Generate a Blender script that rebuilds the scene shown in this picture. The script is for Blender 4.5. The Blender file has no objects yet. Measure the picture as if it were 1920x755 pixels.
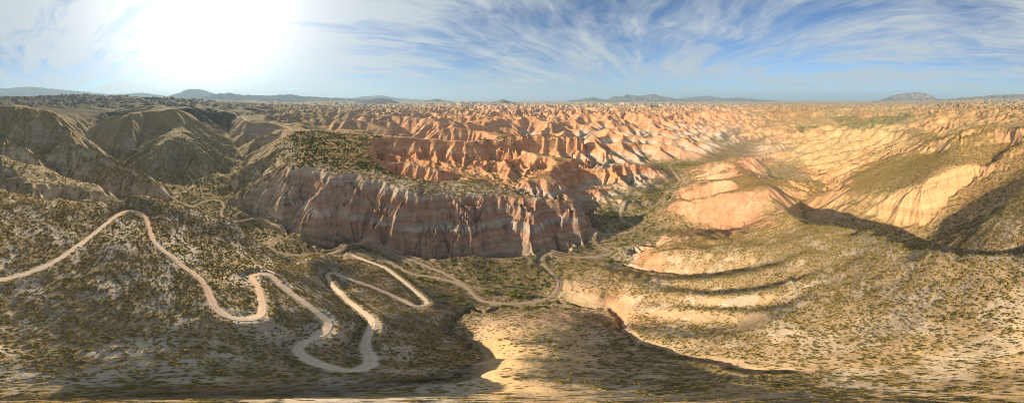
import bpy, math, random
import numpy as np
from math import radians, pi

# ---------------------------------------------------------------- camera, sky, sun
S = bpy.context.scene
COL = S.collection
PPD = 6.5            # photograph pixels per degree (1920 wide)
HY = 189.0           # row of eye level
SUN_AZ, SUN_EL = -89.5, 25.5          # degrees, azimuth clockwise from the view axis (+Y)
sun_dir = np.array([math.sin(radians(SUN_AZ))*math.cos(radians(SUN_EL)), math.cos(radians(SUN_AZ))*math.cos(radians(SUN_EL)), math.sin(radians(SUN_EL))])

cam = bpy.data.cameras.new("camera"); camo = bpy.data.objects.new("camera", cam); COL.objects.link(camo)
cam.type = 'PANO'; cam.panorama_type = 'EQUIRECTANGULAR'
cam.longitude_min = radians(-960/PPD); cam.longitude_max = radians(960/PPD)
cam.latitude_max = radians(HY/PPD); cam.latitude_min = radians(-(755-HY)/PPD)
cam.clip_start = 0.1; cam.clip_end = 200000
camo.location = (0, 0, 0); camo.rotation_euler = (pi/2, 0, 0)
S.camera = camo

S.view_settings.view_transform = 'Standard'; S.view_settings.look = 'None'
S.view_settings.gamma = 1.0; S.view_settings.use_curve_mapping = False
S.view_settings.exposure = 0.98
S.cycles.use_denoising = True
S.cycles.pixel_filter_type = 'BLACKMAN_HARRIS'; S.cycles.filter_width = 1.0
S.cycles.max_bounces = 4; S.cycles.diffuse_bounces = 2; S.cycles.glossy_bounces = 1
S.cycles.volume_bounces = 0; S.cycles.transparent_max_bounces = 4
S.cycles.caustics_reflective = False; S.cycles.caustics_refractive = False

def nd(nt, t, **kw):
    n = nt.nodes.new(t)
    for k, v in kw.items():
        if k.startswith('i_'):
            key = k[2:]; key = int(key) if key.isdigit() else key.replace('_', ' ')
            n.inputs[key].default_value = v
        else: setattr(n, k, v)
    return n
def mth(nt, op, a, b=None, c=None, clamp=False):
    n = nt.nodes.new('ShaderNodeMath'); n.operation = op; n.use_clamp = clamp
    for k, v in enumerate((a, b, c)):
        if v is None: continue
        if isinstance(v, (int, float)): n.inputs[k].default_value = v
        else: nt.links.new(v, n.inputs[k])
    return n.outputs[0]
def vmth(nt, op, a, b=None):
    n = nt.nodes.new('ShaderNodeVectorMath'); n.operation = op
    for k, v in enumerate((a, b)):
        if v is None: continue
        if isinstance(v, tuple): n.inputs[k].default_value = v
        elif isinstance(v, (int, float)): n.inputs['Scale'].default_value = v
        else: nt.links.new(v, n.inputs['Scale'] if (op == 'SCALE' and k == 1) else n.inputs[k])
    return n.outputs['Value'] if op in ('DOT_PRODUCT', 'LENGTH') else n.outputs[0]
def mixc(nt, f, a, b, typ='MIX'):
    n = nt.nodes.new('ShaderNodeMix'); n.data_type = 'RGBA'; n.blend_type = typ
    for idx, v in ((0, f), (6, a), (7, b)):
        if isinstance(v, (int, float)): n.inputs[idx].default_value = v
        elif isinstance(v, tuple): n.inputs[idx].default_value = (*v[:3], 1)
        else: nt.links.new(v, n.inputs[idx])
    return n.outputs[2]
def ramp(nt, f, stops, interp='LINEAR'):
    n = nt.nodes.new('ShaderNodeValToRGB'); n.color_ramp.interpolation = interp
    e = n.color_ramp.elements
    while len(e) < len(stops): e.new(0.5)
    for k, (p, c) in enumerate(stops):
        e[k].position = p; e[k].color = (*c[:3], 1) if isinstance(c, tuple) else (c, c, c, 1)
    nt.links.new(f, n.inputs[0]); return n.outputs[0]
def noise(nt, vec, scale, detail=4, rough=0.55, dist=0.0):
    n = nt.nodes.new('ShaderNodeTexNoise'); n.inputs['Scale'].default_value = scale
    n.inputs['Detail'].default_value = detail; n.inputs['Roughness'].default_value = rough
    n.inputs['Distortion'].default_value = dist
    if vec is not None: nt.links.new(vec, n.inputs['Vector'])
    return n.outputs['Fac']

def make_world():
    w = bpy.data.worlds.new("World"); S.world = w; w.use_nodes = True
    nt = w.node_tree; nt.nodes.clear()
    out = nt.nodes.new('ShaderNodeOutputWorld'); bg = nt.nodes.new('ShaderNodeBackground')
    nt.links.new(bg.outputs[0], out.inputs[0])
    sky = nt.nodes.new('ShaderNodeTexSky'); sky.sky_type = 'NISHITA'; sky.sun_disc = False
    sky.sun_elevation = radians(SUN_EL); sky.sun_rotation = radians(SUN_AZ)
    sky.altitude = 900; sky.air_density = 1.0; sky.dust_density = 1.2; sky.ozone_density = 2.0
    tc = nt.nodes.new('ShaderNodeTexCoord'); d = tc.outputs['Generated']
    sep = nt.nodes.new('ShaderNodeSeparateXYZ'); nt.links.new(d, sep.inputs[0])
    dz = mth(nt, 'MAXIMUM', sep.outputs[2], 0.0)
    den = mth(nt, 'ADD', dz, 0.10)
    px = mth(nt, 'DIVIDE', sep.outputs[0], den); py = mth(nt, 'DIVIDE', sep.outputs[1], den)
    cmb = nt.nodes.new('ShaderNodeCombineXYZ'); nt.links.new(px, cmb.inputs[0]); nt.links.new(py, cmb.inputs[1])
    # wispy cirrus drawn out along one wind direction
    mr = nt.nodes.new('ShaderNodeMapping'); mr.inputs['Rotation'].default_value = (0, 0, radians(-52)); nt.links.new(cmb.outputs[0], mr.inputs[0])
    mp = nt.nodes.new('ShaderNodeMapping'); mp.inputs['Scale'].default_value = (0.6, 1.9, 1); mp.inputs['Location'].default_value = (3.1, 1.7, 0)
    nt.links.new(mr.outputs[0], mp.inputs[0])
    wv = nt.nodes.new('ShaderNodeTexNoise'); wv.inputs['Scale'].default_value = 0.5; wv.inputs['Detail'].default_value = 3
    nt.links.new(cmb.outputs[0], wv.inputs['Vector'])
    warp = vmth(nt, 'SCALE', vmth(nt, 'SUBTRACT', wv.outputs['Color'], (0.5, 0.5, 0.5)), 1.6)
    vec = vmth(nt, 'ADD', mp.outputs[0], warp)
    n1 = noise(nt, vec, 1.0, 9, 0.62, 0.4)
    n2 = noise(nt, cmb.outputs[0], 0.32, 3, 0.5)
    n3 = noise(nt, vec, 3.4, 8, 0.68, 0.6)
    cov = mth(nt, 'ADD', mth(nt, 'MULTIPLY', n1, 0.62), mth(nt, 'MULTIPLY', n2, 0.42))
    cov = mth(nt, 'ADD', cov, mth(nt, 'MULTIPLY', mth(nt, 'SUBTRACT', n3, 0.5), 0.36))
    dot = vmth(nt, 'DOT_PRODUCT', d, tuple(float(v) for v in sun_dir))
    ang = mth(nt, 'ARCCOSINE', mth(nt, 'MINIMUM', dot, 0.99999))
    # more veil of thin cloud towards the sun
    near = mth(nt, 'MULTIPLY', mth(nt, 'SUBTRACT', 1.0, mth(nt, 'DIVIDE', ang, 1.25), None, True), 0.14)
    cov = mth(nt, 'ADD', cov, near)
    cf = ramp(nt, cov, [(0.40, 0.0), (0.50, 0.42), (0.61, 1.0)])
    low = ramp(nt, dz, [(0.0, 0.3), (0.03, 0.75), (0.08, 1.0)])
    cf = mth(nt, 'MULTIPLY', cf, low)
    # cloud brightness: forward scattering of sunlight round the sun
    g1 = mth(nt, 'EXPONENT', mth(nt, 'MULTIPLY', mth(nt, 'MULTIPLY', ang, ang), -4.8))
    g2 = mth(nt, 'EXPONENT', mth(nt, 'MULTIPLY', ang, -2.2))
    cb = mth(nt, 'ADD', 5.0, mth(nt, 'ADD', mth(nt, 'MULTIPLY', g1, 3.0), mth(nt, 'MULTIPLY', g2, 4.5)))
    ccol = vmth(nt, 'SCALE', mixc(nt, g2, (0.86, 0.94, 1.0), (1.0, 0.97, 0.90)), cb)
    skyc = mixc(nt, 1.0, sky.outputs[0], (0.62, 0.86, 1.06), 'MULTIPLY')
    mx = mixc(nt, mth(nt, 'MULTIPLY', cf, 0.9), skyc, ccol)
    halo = vmth(nt, 'SCALE', mixc(nt, 0.0, (1.0, 0.94, 0.82), (1, 1, 1)), mth(nt, 'MULTIPLY', g1, 2.4))
    mx = vmth(nt, 'ADD', mx, halo)
    nt.links.new(mx, bg.inputs[0]); bg.inputs[1].default_value = 0.066
make_world()
sl = bpy.data.lights.new("sun", 'SUN'); sl.energy = 5.0; sl.angle = radians(0.6); sl.color = (1.0, 0.80, 0.55)
so = bpy.data.objects.new("sun", sl); COL.objects.link(so)
from mathutils import Vector
so.rotation_euler = Vector([float(v) for v in sun_dir]).to_track_quat('Z', 'Y').to_euler()

# ---------------------------------------------------------------- survey of the place
# Every entry is a surveyed spot: bearing and dip as read off the photograph plus its depth below the
# drone (D) or its plan distance (r), so each spot is one fixed point of the land.
def az(x): return np.radians((np.asarray(x, float) - 960)/PPD)
def cot(y): return 1/np.tan(np.radians((np.asarray(y, float) - HY)/PPD))
P = []   # (theta, r, D)
def yd(s):
    for q in s.split(';'):
        if q.strip():
            x, y, D = map(float, q.split(',')); P.append((float(az(x)), float(D*cot(y)), D))
def yr(s):
    for q in s.split(';'):
        if q.strip():
            x, y, r = map(float, q.split(',')); P.append((float(az(x)), r, float(r/cot(y)) if abs(y-HY) > 1e-6 else 0.0))
def rd(s):
    for q in s.split(';'):
        if q.strip():
            x, r, D = map(float, q.split(',')); P.append((float(az(x)), r, D))
def line(s, kind, step=18):
    """a surveyed line (ridge, gully, rim): sampled between its corners"""
    a = np.array([[float(v) for v in q.split(',')] for q in s.split(';') if q.strip()])
    for k in range(len(a)-1):
        n = max(1, int(np.hypot(*(a[k+1, :2]-a[k, :2]))/step))
        for t in np.arange(n)/n:
            p = a[k]*(1-t) + a[k+1]*t
            if kind == 'D': P.append((float(az(p[0])), float(p[2]*cot(p[1])), p[2]))
            else: P.append((float(az(p[0])), p[2], float(p[2]/cot(p[1]))))
    p = a[-1]
    if kind == 'D': P.append((float(az(p[0])), float(p[2]*cot(p[1])), p[2]))
    else: P.append((float(az(p[0])), p[2], float(p[2]/cot(p[1]))))

ROADS = {
 'hill_road': (2.4, "658.6,477.6,146;682,487,145;724.5,503,143;762,531.6,140.5;790,555,139;801,569,138;781,574,136.5;753,562,135;706,541,131;659,524.6,127;626,513,124;614,517.5,123;626,538.7,120;649,562,117;682,586,112;698.6,602,110;691.6,625.7,107;684.5,649,104;696,672.7,101.5;687,687,100;659,695,98.5;621,689,97;581,675,95.5;557.6,656,94.5;574,640,93.5;607,623,92;616,602,90.5;597.5,585.7,89.5;564.6,562,88;532,538.7,86.5;508,517.5,85.3;485,514,84.5;475,516,84;472,522.5,83.8;483,536,83.4;488,553,83;493,574,82.5;489,591,82;476,598,81.7;452,599,81.3;432,596,81;412.6,585,80.3;400.6,571.5,79.5;392.7,553,79;386,538,78.3;374,522.5,77.5;358,509,76.8;343.7,500,76.2;324,482,75;291.5,456,73;279.7,428,72;272.7,407,71;258.6,398,70.4;246,396,70;234,397,69.8;210.6,410,70;187,430,70.5;145.7,461,71;94,494,72;47,513,73;0,524.6,74;-60,528,74"),
 'canyon_track': (1.35, "353,331.6,150;362.8,341,150;358,350.7,150;342,358.6,150;323,363,150;333,368,150;326,374.5,150;345,382,150;360,387,150;383.5,376,150;405.7,374.5,150;418.4,384,150;415,402,150;432,413,150;451,413,150;482.6,409.6,150;508,422,150;528.7,436.6,150;512,452,150;505,462,150;520,472,150;537,476,150;568,479.5,150;605,478,150;635,473,150;660,462,150;677.5,460,150;700,463,150;729,473,150;781,491.7,150;828,510.5,150;870,534,150;897,560,150;920,567,150;946,569.6,150;986,567.6,150;1019,562,150;1039,551,150;1047,536.5,150;1043,520.6,150;1028,505,150;1015,489,150.5;1020,482,150.5;1028,479,150.5;1066,481,150;1104,482.5,150;1136,478,150.5;1149,474,151;1136,466.6,151;1117,457,151;1112,449,151;1126.5,443,151;1149,440,151.5;1177,435,151.5;1191,429,152;1186.6,422,152;1167.6,413,152;1163,400,152.5;1177,384,153;1196,378,153.5;1206,386,153.5;1221,391,154;1234,381,154;1250,365,155;1276,340,156;1272,333.5,156;1258,319,156;1255,309.6,157;1275,303,157"),
 'valley_track': (1.1, "658.6,477.6,146;690,478,148;715,483.7,149;743,498.7,150;771.5,513,150;800,518,150;828,523,150;860,532,150;880,545,150"),
 'plateau_road': (3.4, "418,207,48;440,212,58;453,217,62;466,223.5,66;490,228,70;512,231,72;539.6,239,76;551.5,246.5,79;559.5,245,79;599,243,79;639,246.5,80;679,250,80;726,254,80.5;774,256.5,81;818,258,81;889,261,82"),
}
for nm, (w_, s_) in ROADS.items():
    if nm != 'plateau_road': line(s_, 'D', 14)
line(ROADS['plateau_road'][1], 'D', 30)

# ground right below the drone
for k in range(24): rd(f"{k*100-240},3.5,96.2;{k*100-240},7,96.8")
# gully under the drone, and its banks
line("880,580,147;840,620,136;905,660,123.5;860,705,113;700,722,103.5;500,738,100;250,741,99", 'D', 20)
line("936,573,149;915,585,146;880,580,147", 'D')
yd("960,600,131.5;960,640,112;960,675,103.5;960,710,99.5;1020,600,130;1020,650,111.5;1040,700,101.5;930,640,115.5;920,700,101.5;930,615,128;1070,620,122;1070,660,109.5;1070,590,133.5;880,660,122.5;870,640,124.5;830,640,126;780,640,119;820,660,118;760,670,109.5;800,690,110.5;850,685,114.5;740,700,103.5;620,715,99.5;500,720,95.5;400,725,95;780,612,124;800,600,129;740,620,112;740,590,119;760,600,121;730,650,105;720,575,121;850,560,147;860,600,139;830,585,138")
yd("650,640,100;640,660,98;610,660,96.5;640,620,101;650,600,104;660,580,109;590,610,94;570,600,91;640,545,114;600,540,107;580,520,102;560,500,101;545,560,88;520,600,85;530,640,91;500,640,90;480,620,85;450,640,86;460,680,90;550,690,95.5;440,560,80.5;450,530,80;470,500,82;520,500,88;540,515,92")
yd("330,540,78.5;330,590,82.5;330,640,86;330,690,90;200,690,90;200,640,86;200,590,82;200,540,77.5;200,500,74;220,450,71;250,430,70.5;300,500,76;90,690,90.5;90,640,86.5;90,590,82.5;90,540,77.5;0,740,94;0,700,91;0,640,86.5;0,600,83;0,560,78.5;0,480,70;0,440,66;0,400,62;80,450,68;80,410,65;150,420,68;320,440,75;330,410,74;360,450,78;400,480,81;420,510,81;400,440,81;430,430,83;450,460,87;470,480,88;500,490,95;380,420,77")
# crest of the near hill on the left
line("0,347.5,56;16,357,58;41,365,60;83,371,62;111,368,63;133,379,65;178,378,66;210,376,66;245,363,64;270,363,65;300,370,68;329,382,72;361,387,75;383,398,78;400,405,80;435,405,82.5;457,427,89;482,451,97;508,465,103;536,478,111;541,495,115", 'D', 20)
yd("550,497,107;578,485,112;586,476,119;616,475,123;640,485,129;600,490,113;650,500,125;700,505,135;690,520,131;740,530,135;560,482,117")
rd("0,160,92;83,150,90;133,150,92;210,150,98;258,160,115;300,165,125;340,170,135;380,165,143;420,160,147;460,150,149;500,140,149;545,128,148;-60,160,92")
# second ridge, third ridge on the left
line("0,287,230;25,295,228;48,304.6,225;92,312.5,222;111,317,220;119,325,215;152,338,200;187,341,190;203,354,183;225,368,176", 'r', 20)
yr("60,345,165;100,350,170;150,360,168;200,365,165;40,325,195;90,335,190")
rd("0,275,100;50,270,110;100,262,120;150,250,130;190,235,135;230,225,140;270,215,145;310,220,149;350,225,150;-60,230,62;-60,280,105")
line("0,260,330;32,265,330;63,270,330;80,287,315;108,303,300;130,322,285", 'r', 20)
rd("0,380,98;40,380,100;80,360,108;115,330,116")
# big hill far left with its grey cliff and the thin fin
line("0,198,560;41,196.5,560;80,205,540;111,212,530", 'r', 22)
line("0,222,490;19,211,500;63,217,480;111,223.5,460;127,239.5,430;132,255,400;137,274,370;149,284,350;178,287,330;203,293,310;229,303,300;254,309,290;295,316,282;320,357,288", 'r', 18)
line("0,250,440;44,262,430;83,287,398;120,315,330;137,328,300;150,332,288;197,347,276;229,366.5,262;300,372,250", 'r', 20)
line("145,246,480;160,252,490;180,268,430;197,287,395", 'r', 20)
line("171,249,700;190,270,520;206,290,430", 'r', 20)
rd("230,390,132;260,370,140;290,350,147;310,330,150;330,320,150;200,400,122")
# hill behind the canyon road
line("241,209,680;291,212,640;326,203,640;350,210,640;377,223.5,630;399,242,600;428,265,540;453,290,480", 'r', 22)
line("222,222,660;230,245,560;245,270,470;270,290,420;297,278,425;329,271,430;361,274,428;386,293.5,405;390,319,370", 'r', 20)
yr("290,235,570;320,235,560;350,240,550;300,255,490;340,255,490;380,262,500;410,285,440;260,250,540")
line("270,310,385;297,322,375;345,327,372;367,338,350;377,350.7,328;395,345,335", 'r', 20)
line("450,300,470;421,331,400;409,350,330;425,365,300", 'r', 22)
yr("455,270,640;440,250,700;410,225,800;470,280,500;500,262,480;480,250,560;520,250,470;300,195,1000;350,200,1000;400,212,1000;440,222,900;480,238,650")
# spurs between canyon and mesa
line("550,262,430;517,268,400;482,296,345;466,309,330;440,319,322;412,344,318", 'r', 22)
line("590,275,370;550,287,330;520,303,300;491,328,276;470,343,268;437.5,363,258", 'r', 20)
line("437,385,250;470,400,228;500,405,215;540,425,192;570,440,180;600,450,166;650,455,160", 'r', 22)
line("530,300,325;494,322,305;453,350,288;430,365,285", 'r', 22)
yr("520,350,240;540,380,214;560,345,240;480,370,246;580,400,192;560,410,196")
# mesa: rim, break, foot
line("511,313,288;552,319,255;575,329,240;590,345,222;600,364,205;612,345,215;625,320,240;641,331,225;655,337,220;690,345,208;724,353,198;742,368,184;786,376,175;815,366,188;841,359,195;869,370,185;917,366.5,190;961,372,187;1002,381,178;1047,381,180;1085,379,185;1101,393,183;1109,417,180;1136,438,188", 'r', 14)
line("700,442,163;726,452,159;755,455,157;795,467,150;843,473,146;882,473,147;951,470,151;1015,473,149;1056,467,155;1104,445,178", 'r', 18)
line("700,412,170;755,424,164;795,434,157;843,440,153;882,441,155;951,437,160;1015,440,158;1056,436,166", 'r', 20)
yd("880,500,147;930,520,150;980,520,150;960,545,150;900,520,149;850,495,148;800,487,148;750,470,148;1000,505,150;970,490,148;1090,465,149;1060,500,149;1070,520,147;1060,540,144;1080,505,146;720,460,148;590,468,150")
yd("720,333,88;800,345,92;650,300,85;760,322,91;900,345,95;960,352,97;1020,370,99;1060,374,101;860,345,94;700,310,88;620,290,84;600,270,83")
line("702,287,320;734,295,310;774,303,295;818,311,275;853,325,245;869,333,232", 'r', 22)
line("734,309,298;774,316,283;818,327,262;845,335,240", 'r', 22)
rd("950,245,112;900,260,112;1000,230,122;1060,222,132;1110,220,142;850,290,110;800,320,106;740,345,101")
# ridges behind the mesa
line("640,252,470;687,257,440;760,261,430;850,265,425;920,268,415;960,277,398;1011,287,375;1079,293,360;1150,297,362;1198,297,370;1230,311,372;1246,327,368", 'r', 22)
line("700,275,385;720,285,362;800,300,335;880,320,303;940,340,264;976,345,252;1020,360,240;1080,368,244;1131,371,256;1166,352,297;1200,360,292;1248,345,350", 'r', 22)
line("1004,297,345;990,320,300;978,342,258", 'r', 14); line("1050,300,340;1067,313,298;1050,340,262;1040,358,243", 'r', 12); line("1067,313,298;1090,340,275;1110,366,255", 'r', 12)
line("872,280,385;850,300,350", 'r', 14); line("930,283,375;905,310,325;890,322,305", 'r', 14)
yr("1190,370,265;1170,365,262;1214,372,270")
rd("1030,420,120;1100,430,132;1170,440,140;1230,430,152;960,455,110;900,470,103;820,480,97")
line("960,259,500;1007,257,512;1060,259,515;1111,261,522;1182,261,560;1238,255,610;1290,249,690;1330,262,700;1381,259,750", 'r', 24)
line("1100,285,450;1150,283,470;1200,292,475;1234,303,480;1298,302,510;1340,290,560;1385,272,690;1410,268,730", 'r', 26)
line("1246,287,505;1298,285,530", 'r')
line("720,218,1000;790,222,900;860,215,1050;930,222,930;960,220,1000;1019,216,1000;1079,227,900;1182,221,1100;1262,215.6,1300;1301,223,1200;1357,229,1150;1400,243,1050", 'r', 28)
rd("1007,620,98;1100,650,103;1200,720,110;1300,820,122;900,600,94;800,600,92;700,640,90;600,700,85;960,750,92;860,780,90")
yr("740,240,650;800,243,620;870,246,600;940,248,590;700,232,760;640,232,760;600,228,800")
# pink spurs right of the valley
line("1190,397,243;1230,388,240;1280,375,236;1373,358,231;1427,350,231;1457,345,233", 'r', 20)
line("1200,425,205;1230,432,197;1300,428,195;1373,420,188;1420,405,190;1465,385,200", 'r', 20)
line("1253,356,305;1300,343,300;1348,333,300;1395,327,302;1440,329,310", 'r', 20)
rd("1230,262,153;1290,258,136;1373,250,121;1427,252,113;1230,330,155;1300,322,140;1348,330,135")
line("1279,311,440;1300,307,420;1332,300,410;1380,292,410;1418,289,420", 'r', 20)
line("1285,330,365;1330,322,355;1380,318,345;1420,322,340", 'r', 22)
rd("1300,460,158;1380,470,156;1430,500,157")
line("1425,297,450;1452,333,385;1475,345,350;1522,341,338;1535,350,322;1506,368,265;1490,382,238;1500,400,205;1516,412,186;1560,428,160;1600,437,150;1650,444,146;1699,446,143;1739,428,150;1759,400,164;1779,369,182;1819,339,206;1866,305,238;1898,269,280", 'r', 18)
line("1465,338,300;1495,333,312;1520,338,325", 'r', 14)
# yellow slopes to the valley on the right
line("1379,247,960;1427,231,900;1459,236,850;1535,238,760;1567,237,720;1611,239,650;1678,243,560;1720,240,520;1760,243,420", 'r', 26)
line("1393,280,640;1425,294,515;1455,313,428;1490,326,372", 'r', 26)
yr("1415,266,690;1435,268,630;1470,278,545")
yr("1450,262,700;1480,280,560;1530,290,470;1500,255,680;1560,265,560;1600,300,380;1560,310,380;1540,325,350;1620,285,430;1650,270,450;1680,262,440;1580,330,310;1600,275,480")
line("1560,352,290;1590,333,272;1620,321,272;1672,309,276;1705,296,282;1751,283,288", 'r', 20)
line("1660,292,345;1703,277,350;1751,261,350;1807,249,340", 'r', 20)
line("1600,338,255;1640,326,258;1690,312,262;1751,290,268", 'r', 20)
# dome on the far right
line("1540,367,236;1560,378,210;1600,385,190;1620,365,198;1671,369,180;1727,359,174;1755,335,190;1799,319,208;1854,301,224;1890,273,250", 'r', 18)
line("1740,268,300;1799,249,285;1842,233,320;1874,230,310;1906,236,285;1950,240,290", 'r', 20)
yr("1700,340,205;1760,305,232;1820,280,260;1860,255,290;1660,340,222;1800,300,232;1560,350,250;1620,345,230")
line("1571,405,178;1620,410,168;1671,415,162;1715,415,160", 'r', 24)
line("1790,440,125;1820,400,150;1860,360,180;1900,315,215;1930,285,240", 'r', 20)
yr("1840,420,120;1880,380,140;1920,340,165;1850,455,105;1900,440,105;1920,400,120;1780,450,122")
rd("1906,360,90;1842,420,95;1780,430,100")
# near rim on the right and the slope up to it
line("1468,384,92;1484,404,89;1515,418,86;1571,420,82;1599,426,79;1639,431,75;1662,444,72;1689,454,69;1722,466,66;1760,468,64;1788,474,62;1840,475,60;1872,474,59;1920,470,58;1980,466,58", 'D', 18)
rd("1571,128,112;1639,115,115;1689,100,115;1730,92,113;1788,82,106;1840,80,103;1900,80,100;1960,85,95")
for x_, vals in {1500: "100 92 88 85 84 84 86", 1600: "95 86 82 79 77 77 78", 1700: "92 80 75 71 68.5 67.5 0", 1800: "90 77 71 67 64 62.3 0", 1900: "88 75 69 65 61.5 59 0"}.items():
    for y_, v_ in zip((695, 640, 600, 560, 520, 482, 440), vals.split()):
        if float(v_): yd(f"{x_},{y_},{v_}")
# spurs and gullies of the near right slope: crest line, then the gully behind it
line("1050,565,146;1110,575,141;1157,583,138;1163,619,129;1185,639,123;1241,656.5,115;1308,674,109;1388,690,103;1467,694,100", 'D', 18)
line("1100,600,131.5;1130,640,119.5;1190,665,114;1250,685,108;1320,700,105.5;1400,712,101", 'D', 22)
line("1181,617,125;1249,635,114;1328,639,107;1400,652,100", 'D', 20)
line("1195,600,130;1235,592,126;1300,598,117;1352,603,111;1400,600,104", 'D', 20)
line("1180,578,128;1235,578,119;1273,578,114;1328,583,107;1408,585,98.5;1487,574,89.5", 'D', 22)
line("1235,570,122;1273,571,118;1328,575,111.5;1408,577,102.5;1487,566,92", 'D', 22)
line("1062,530,141;1085,527,138;1125,527,132;1181,531,124;1225,554,117;1273,546,111.5;1328,554,104.5;1388,552,98;1447,544,91.5;1495,538,87.5", 'D', 20)
line("1150,512,139;1200,522,131;1260,536,120;1328,545,112;1388,543,104.5;1447,535,96.5;1495,530,90.5", 'D', 20)
line("1129,505,138;1169,508,131.5;1249,523,116.5;1308,527,109.5;1368,519,103;1408,507,98.5;1470,500,91", 'D', 20)
line("1150,488,147;1169,497,144;1249,510,128;1308,514,119.5;1368,506,111;1408,495,105.5;1455,490,98", 'D', 18)
line("1193,464,138;1250,470,120;1310,478,110;1370,478,104.5;1410,478,100;1460,470,93.5", 'D', 20)
line("1250,455,128;1290,462,115;1320,470,109.5;1345,472,107", 'D', 20)
line("1225,446,145;1262,445,135;1300,450,123;1330,460,114", 'D', 20)
line("1245,436,140;1290,440,119.5;1330,450,111;1380,452,104.5;1440,445,97.5", 'D', 20)
line("1300,430,144;1355,430,134;1400,425,122;1440,410,112", 'D', 20)
yd("1075,545,138;1100,545,133;1120,555,130;1140,490,142;1110,500,142;1160,470,146;1200,455,147;1170,450,150;1480,440,92;1440,465,96;1480,520,86;1450,600,91")
# the far country
for x_, a_, b_ in ((-150, 30, -60), (0, 30, -66), (120, 32, -66), (240, 34, -50), (330, 34, -40)):
    rd(f"{x_},1000,48;{x_},1700,{a_};{x_},2500,{b_};{x_},4000,{b_-6};{x_},9000,-40;{x_},32000,-40")
rd("400,1700,38;400,2500,8;400,4000,4;400,9000,0;400,32000,0;480,1500,52;480,2500,40;480,4000,30;480,9000,10;480,32000,5;460,850,64")
for x_ in range(560, 1700, 110):
    rd(f"{x_},1600,{84+max(0, x_-1200)*.04};{x_},2400,{78 if x_<1350 else 98};{x_},4000,{70 if x_<1350 else 78};{x_},9000,60;{x_},32000,40")
yr("1500,241,880;1539,229,1200;1571,235,930;1600,225,1250;1678,217,1500;1650,232,1000;1480,229,1250;1440,222,1500;1720,225,1150;1539,207.6,2000;1440,206,1900;1340,208,1900;1390,203,2100;1640,208,2000")
line("1714,228,860;1750,212,1050;1800,208,1100;1850,206,1150;1920,204,1200;2000,204,1200", 'r', 40)
line("1760,238,760;1820,238,720;1920,236,700", 'r', 40)
yr("1800,197,2500;1900,195,2600;1900,185,5500;1800,189,5500;1700,193,5000")
rd("1700,9000,40;1800,9000,0;1900,9000,-120;1980,9000,-120;1700,32000,20;1800,32000,20;1900,32000,-120;2000,32000,-100")
# behind the camera
for x_ in (2040, 2100, 2160, 2220, 2280):
    rd(f"{x_},30,84;{x_},60,66;{x_},120,60;{x_},240,75;{x_},500,60;{x_},1200,50;{x_},3000,40;{x_},9000,0;{x_},32000,0")

# ---------------------------------------------------------------- height field
def wrap(t): return (t + pi) % (2*pi) - pi
Pt = np.array(P); Pt[:, 0] = wrap(Pt[:, 0]); Pt = Pt[Pt[:, 1] > 2]
_key = np.round(np.c_[Pt[:, 0]*400, np.log(Pt[:, 1])*300]).astype(int)
_, _u = np.unique(_key, axis=0, return_index=True); Pt = Pt[np.sort(_u)]
ext = [Pt]
for s_ in (-1, 1):
    q = Pt[np.sign(Pt[:, 0]) == -s_]; q = q[np.abs(q[:, 0]) > 1.9].copy(); q[:, 0] += s_*2*pi; ext.append(q)
Pt = np.vstack(ext)
U = np.c_[Pt[:, 0], np.log(Pt[:, 1])]
def rbf_fit(U, f, reg):
    n = len(U)
    A = np.sqrt(((U[:, None]-U[None])**2).sum(2))
    A[np.arange(n), np.arange(n)] = -reg
    M = np.zeros((n+2, n+2)); M[:n, :n] = A; M[:n, n] = 1; M[:n, n+1] = U[:, 1]; M[n, :n] = 1; M[n+1, :n] = U[:, 1]
    return np.linalg.solve(M, np.r_[f, 0, 0])
def rbf_eval(U, w, Q):
    out = np.empty(len(Q), np.float32); U32 = U.astype(np.float32); n = len(U); ww = w[:n].astype(np.float32)
    for a in range(0, len(Q), 6000):
        q = Q[a:a+6000].astype(np.float32)
        d = np.sqrt((q[:, None, 0]-U32[None, :, 0])**2 + (q[:, None, 1]-U32[None, :, 1])**2)
        out[a:a+6000] = d@ww + w[n] + w[n+1]*q[:, 1]
    return out
RW = rbf_fit(U, Pt[:, 2], 0.004)

def seg(a, b, k): return np.exp(np.arange(np.log(a), np.log(b), k))
R = np.r_[.02, seg(.4, 3, .25), seg(3, 60, .020), seg(60, 120, .010), seg(120, 420, .0050), seg(420, 1200, .0063), seg(1200, 3000, .011), seg(3000, 36000, .026), 36000.0]
TH = np.radians(np.r_[np.linspace(-180, -150, 26)[:-1], np.linspace(-150, 150, 1340), np.linspace(150, 180, 26)[1:]])
NR, NT = len(R), len(TH)
cT = np.linspace(-pi, pi, 500); cV = np.linspace(np.log(2.9), np.log(37000), 430)
g = np.stack(np.meshgrid(cT, cV, indexing='ij'), -1).reshape(-1, 2)
coarse = rbf_eval(U, RW, g).reshape(len(cT), len(cV))
def bil(arr, t, v):
    ft = np.clip((t-cT[0])/(cT[1]-cT[0]), 0, len(cT)-1.001); fv = np.clip((v-cV[0])/(cV[1]-cV[0]), 0, len(cV)-1.001)
    i = ft.astype(int); j = fv.astype(int); a = ft-i; b = fv-j
    return arr[i, j]*(1-a)*(1-b)+arr[i+1, j]*a*(1-b)+arr[i, j+1]*(1-a)*b+arr[i+1, j+1]*a*b
TT, RR = np.meshgrid(TH, R, indexing='ij'); TT = TT.astype(np.float32); RR = RR.astype(np.float32)
LR = np.log(RR)
H = -bil(coarse, TT, LR).astype(np.float32)
X = RR*np.sin(TT); Y = RR*np.cos(TT)
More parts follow.
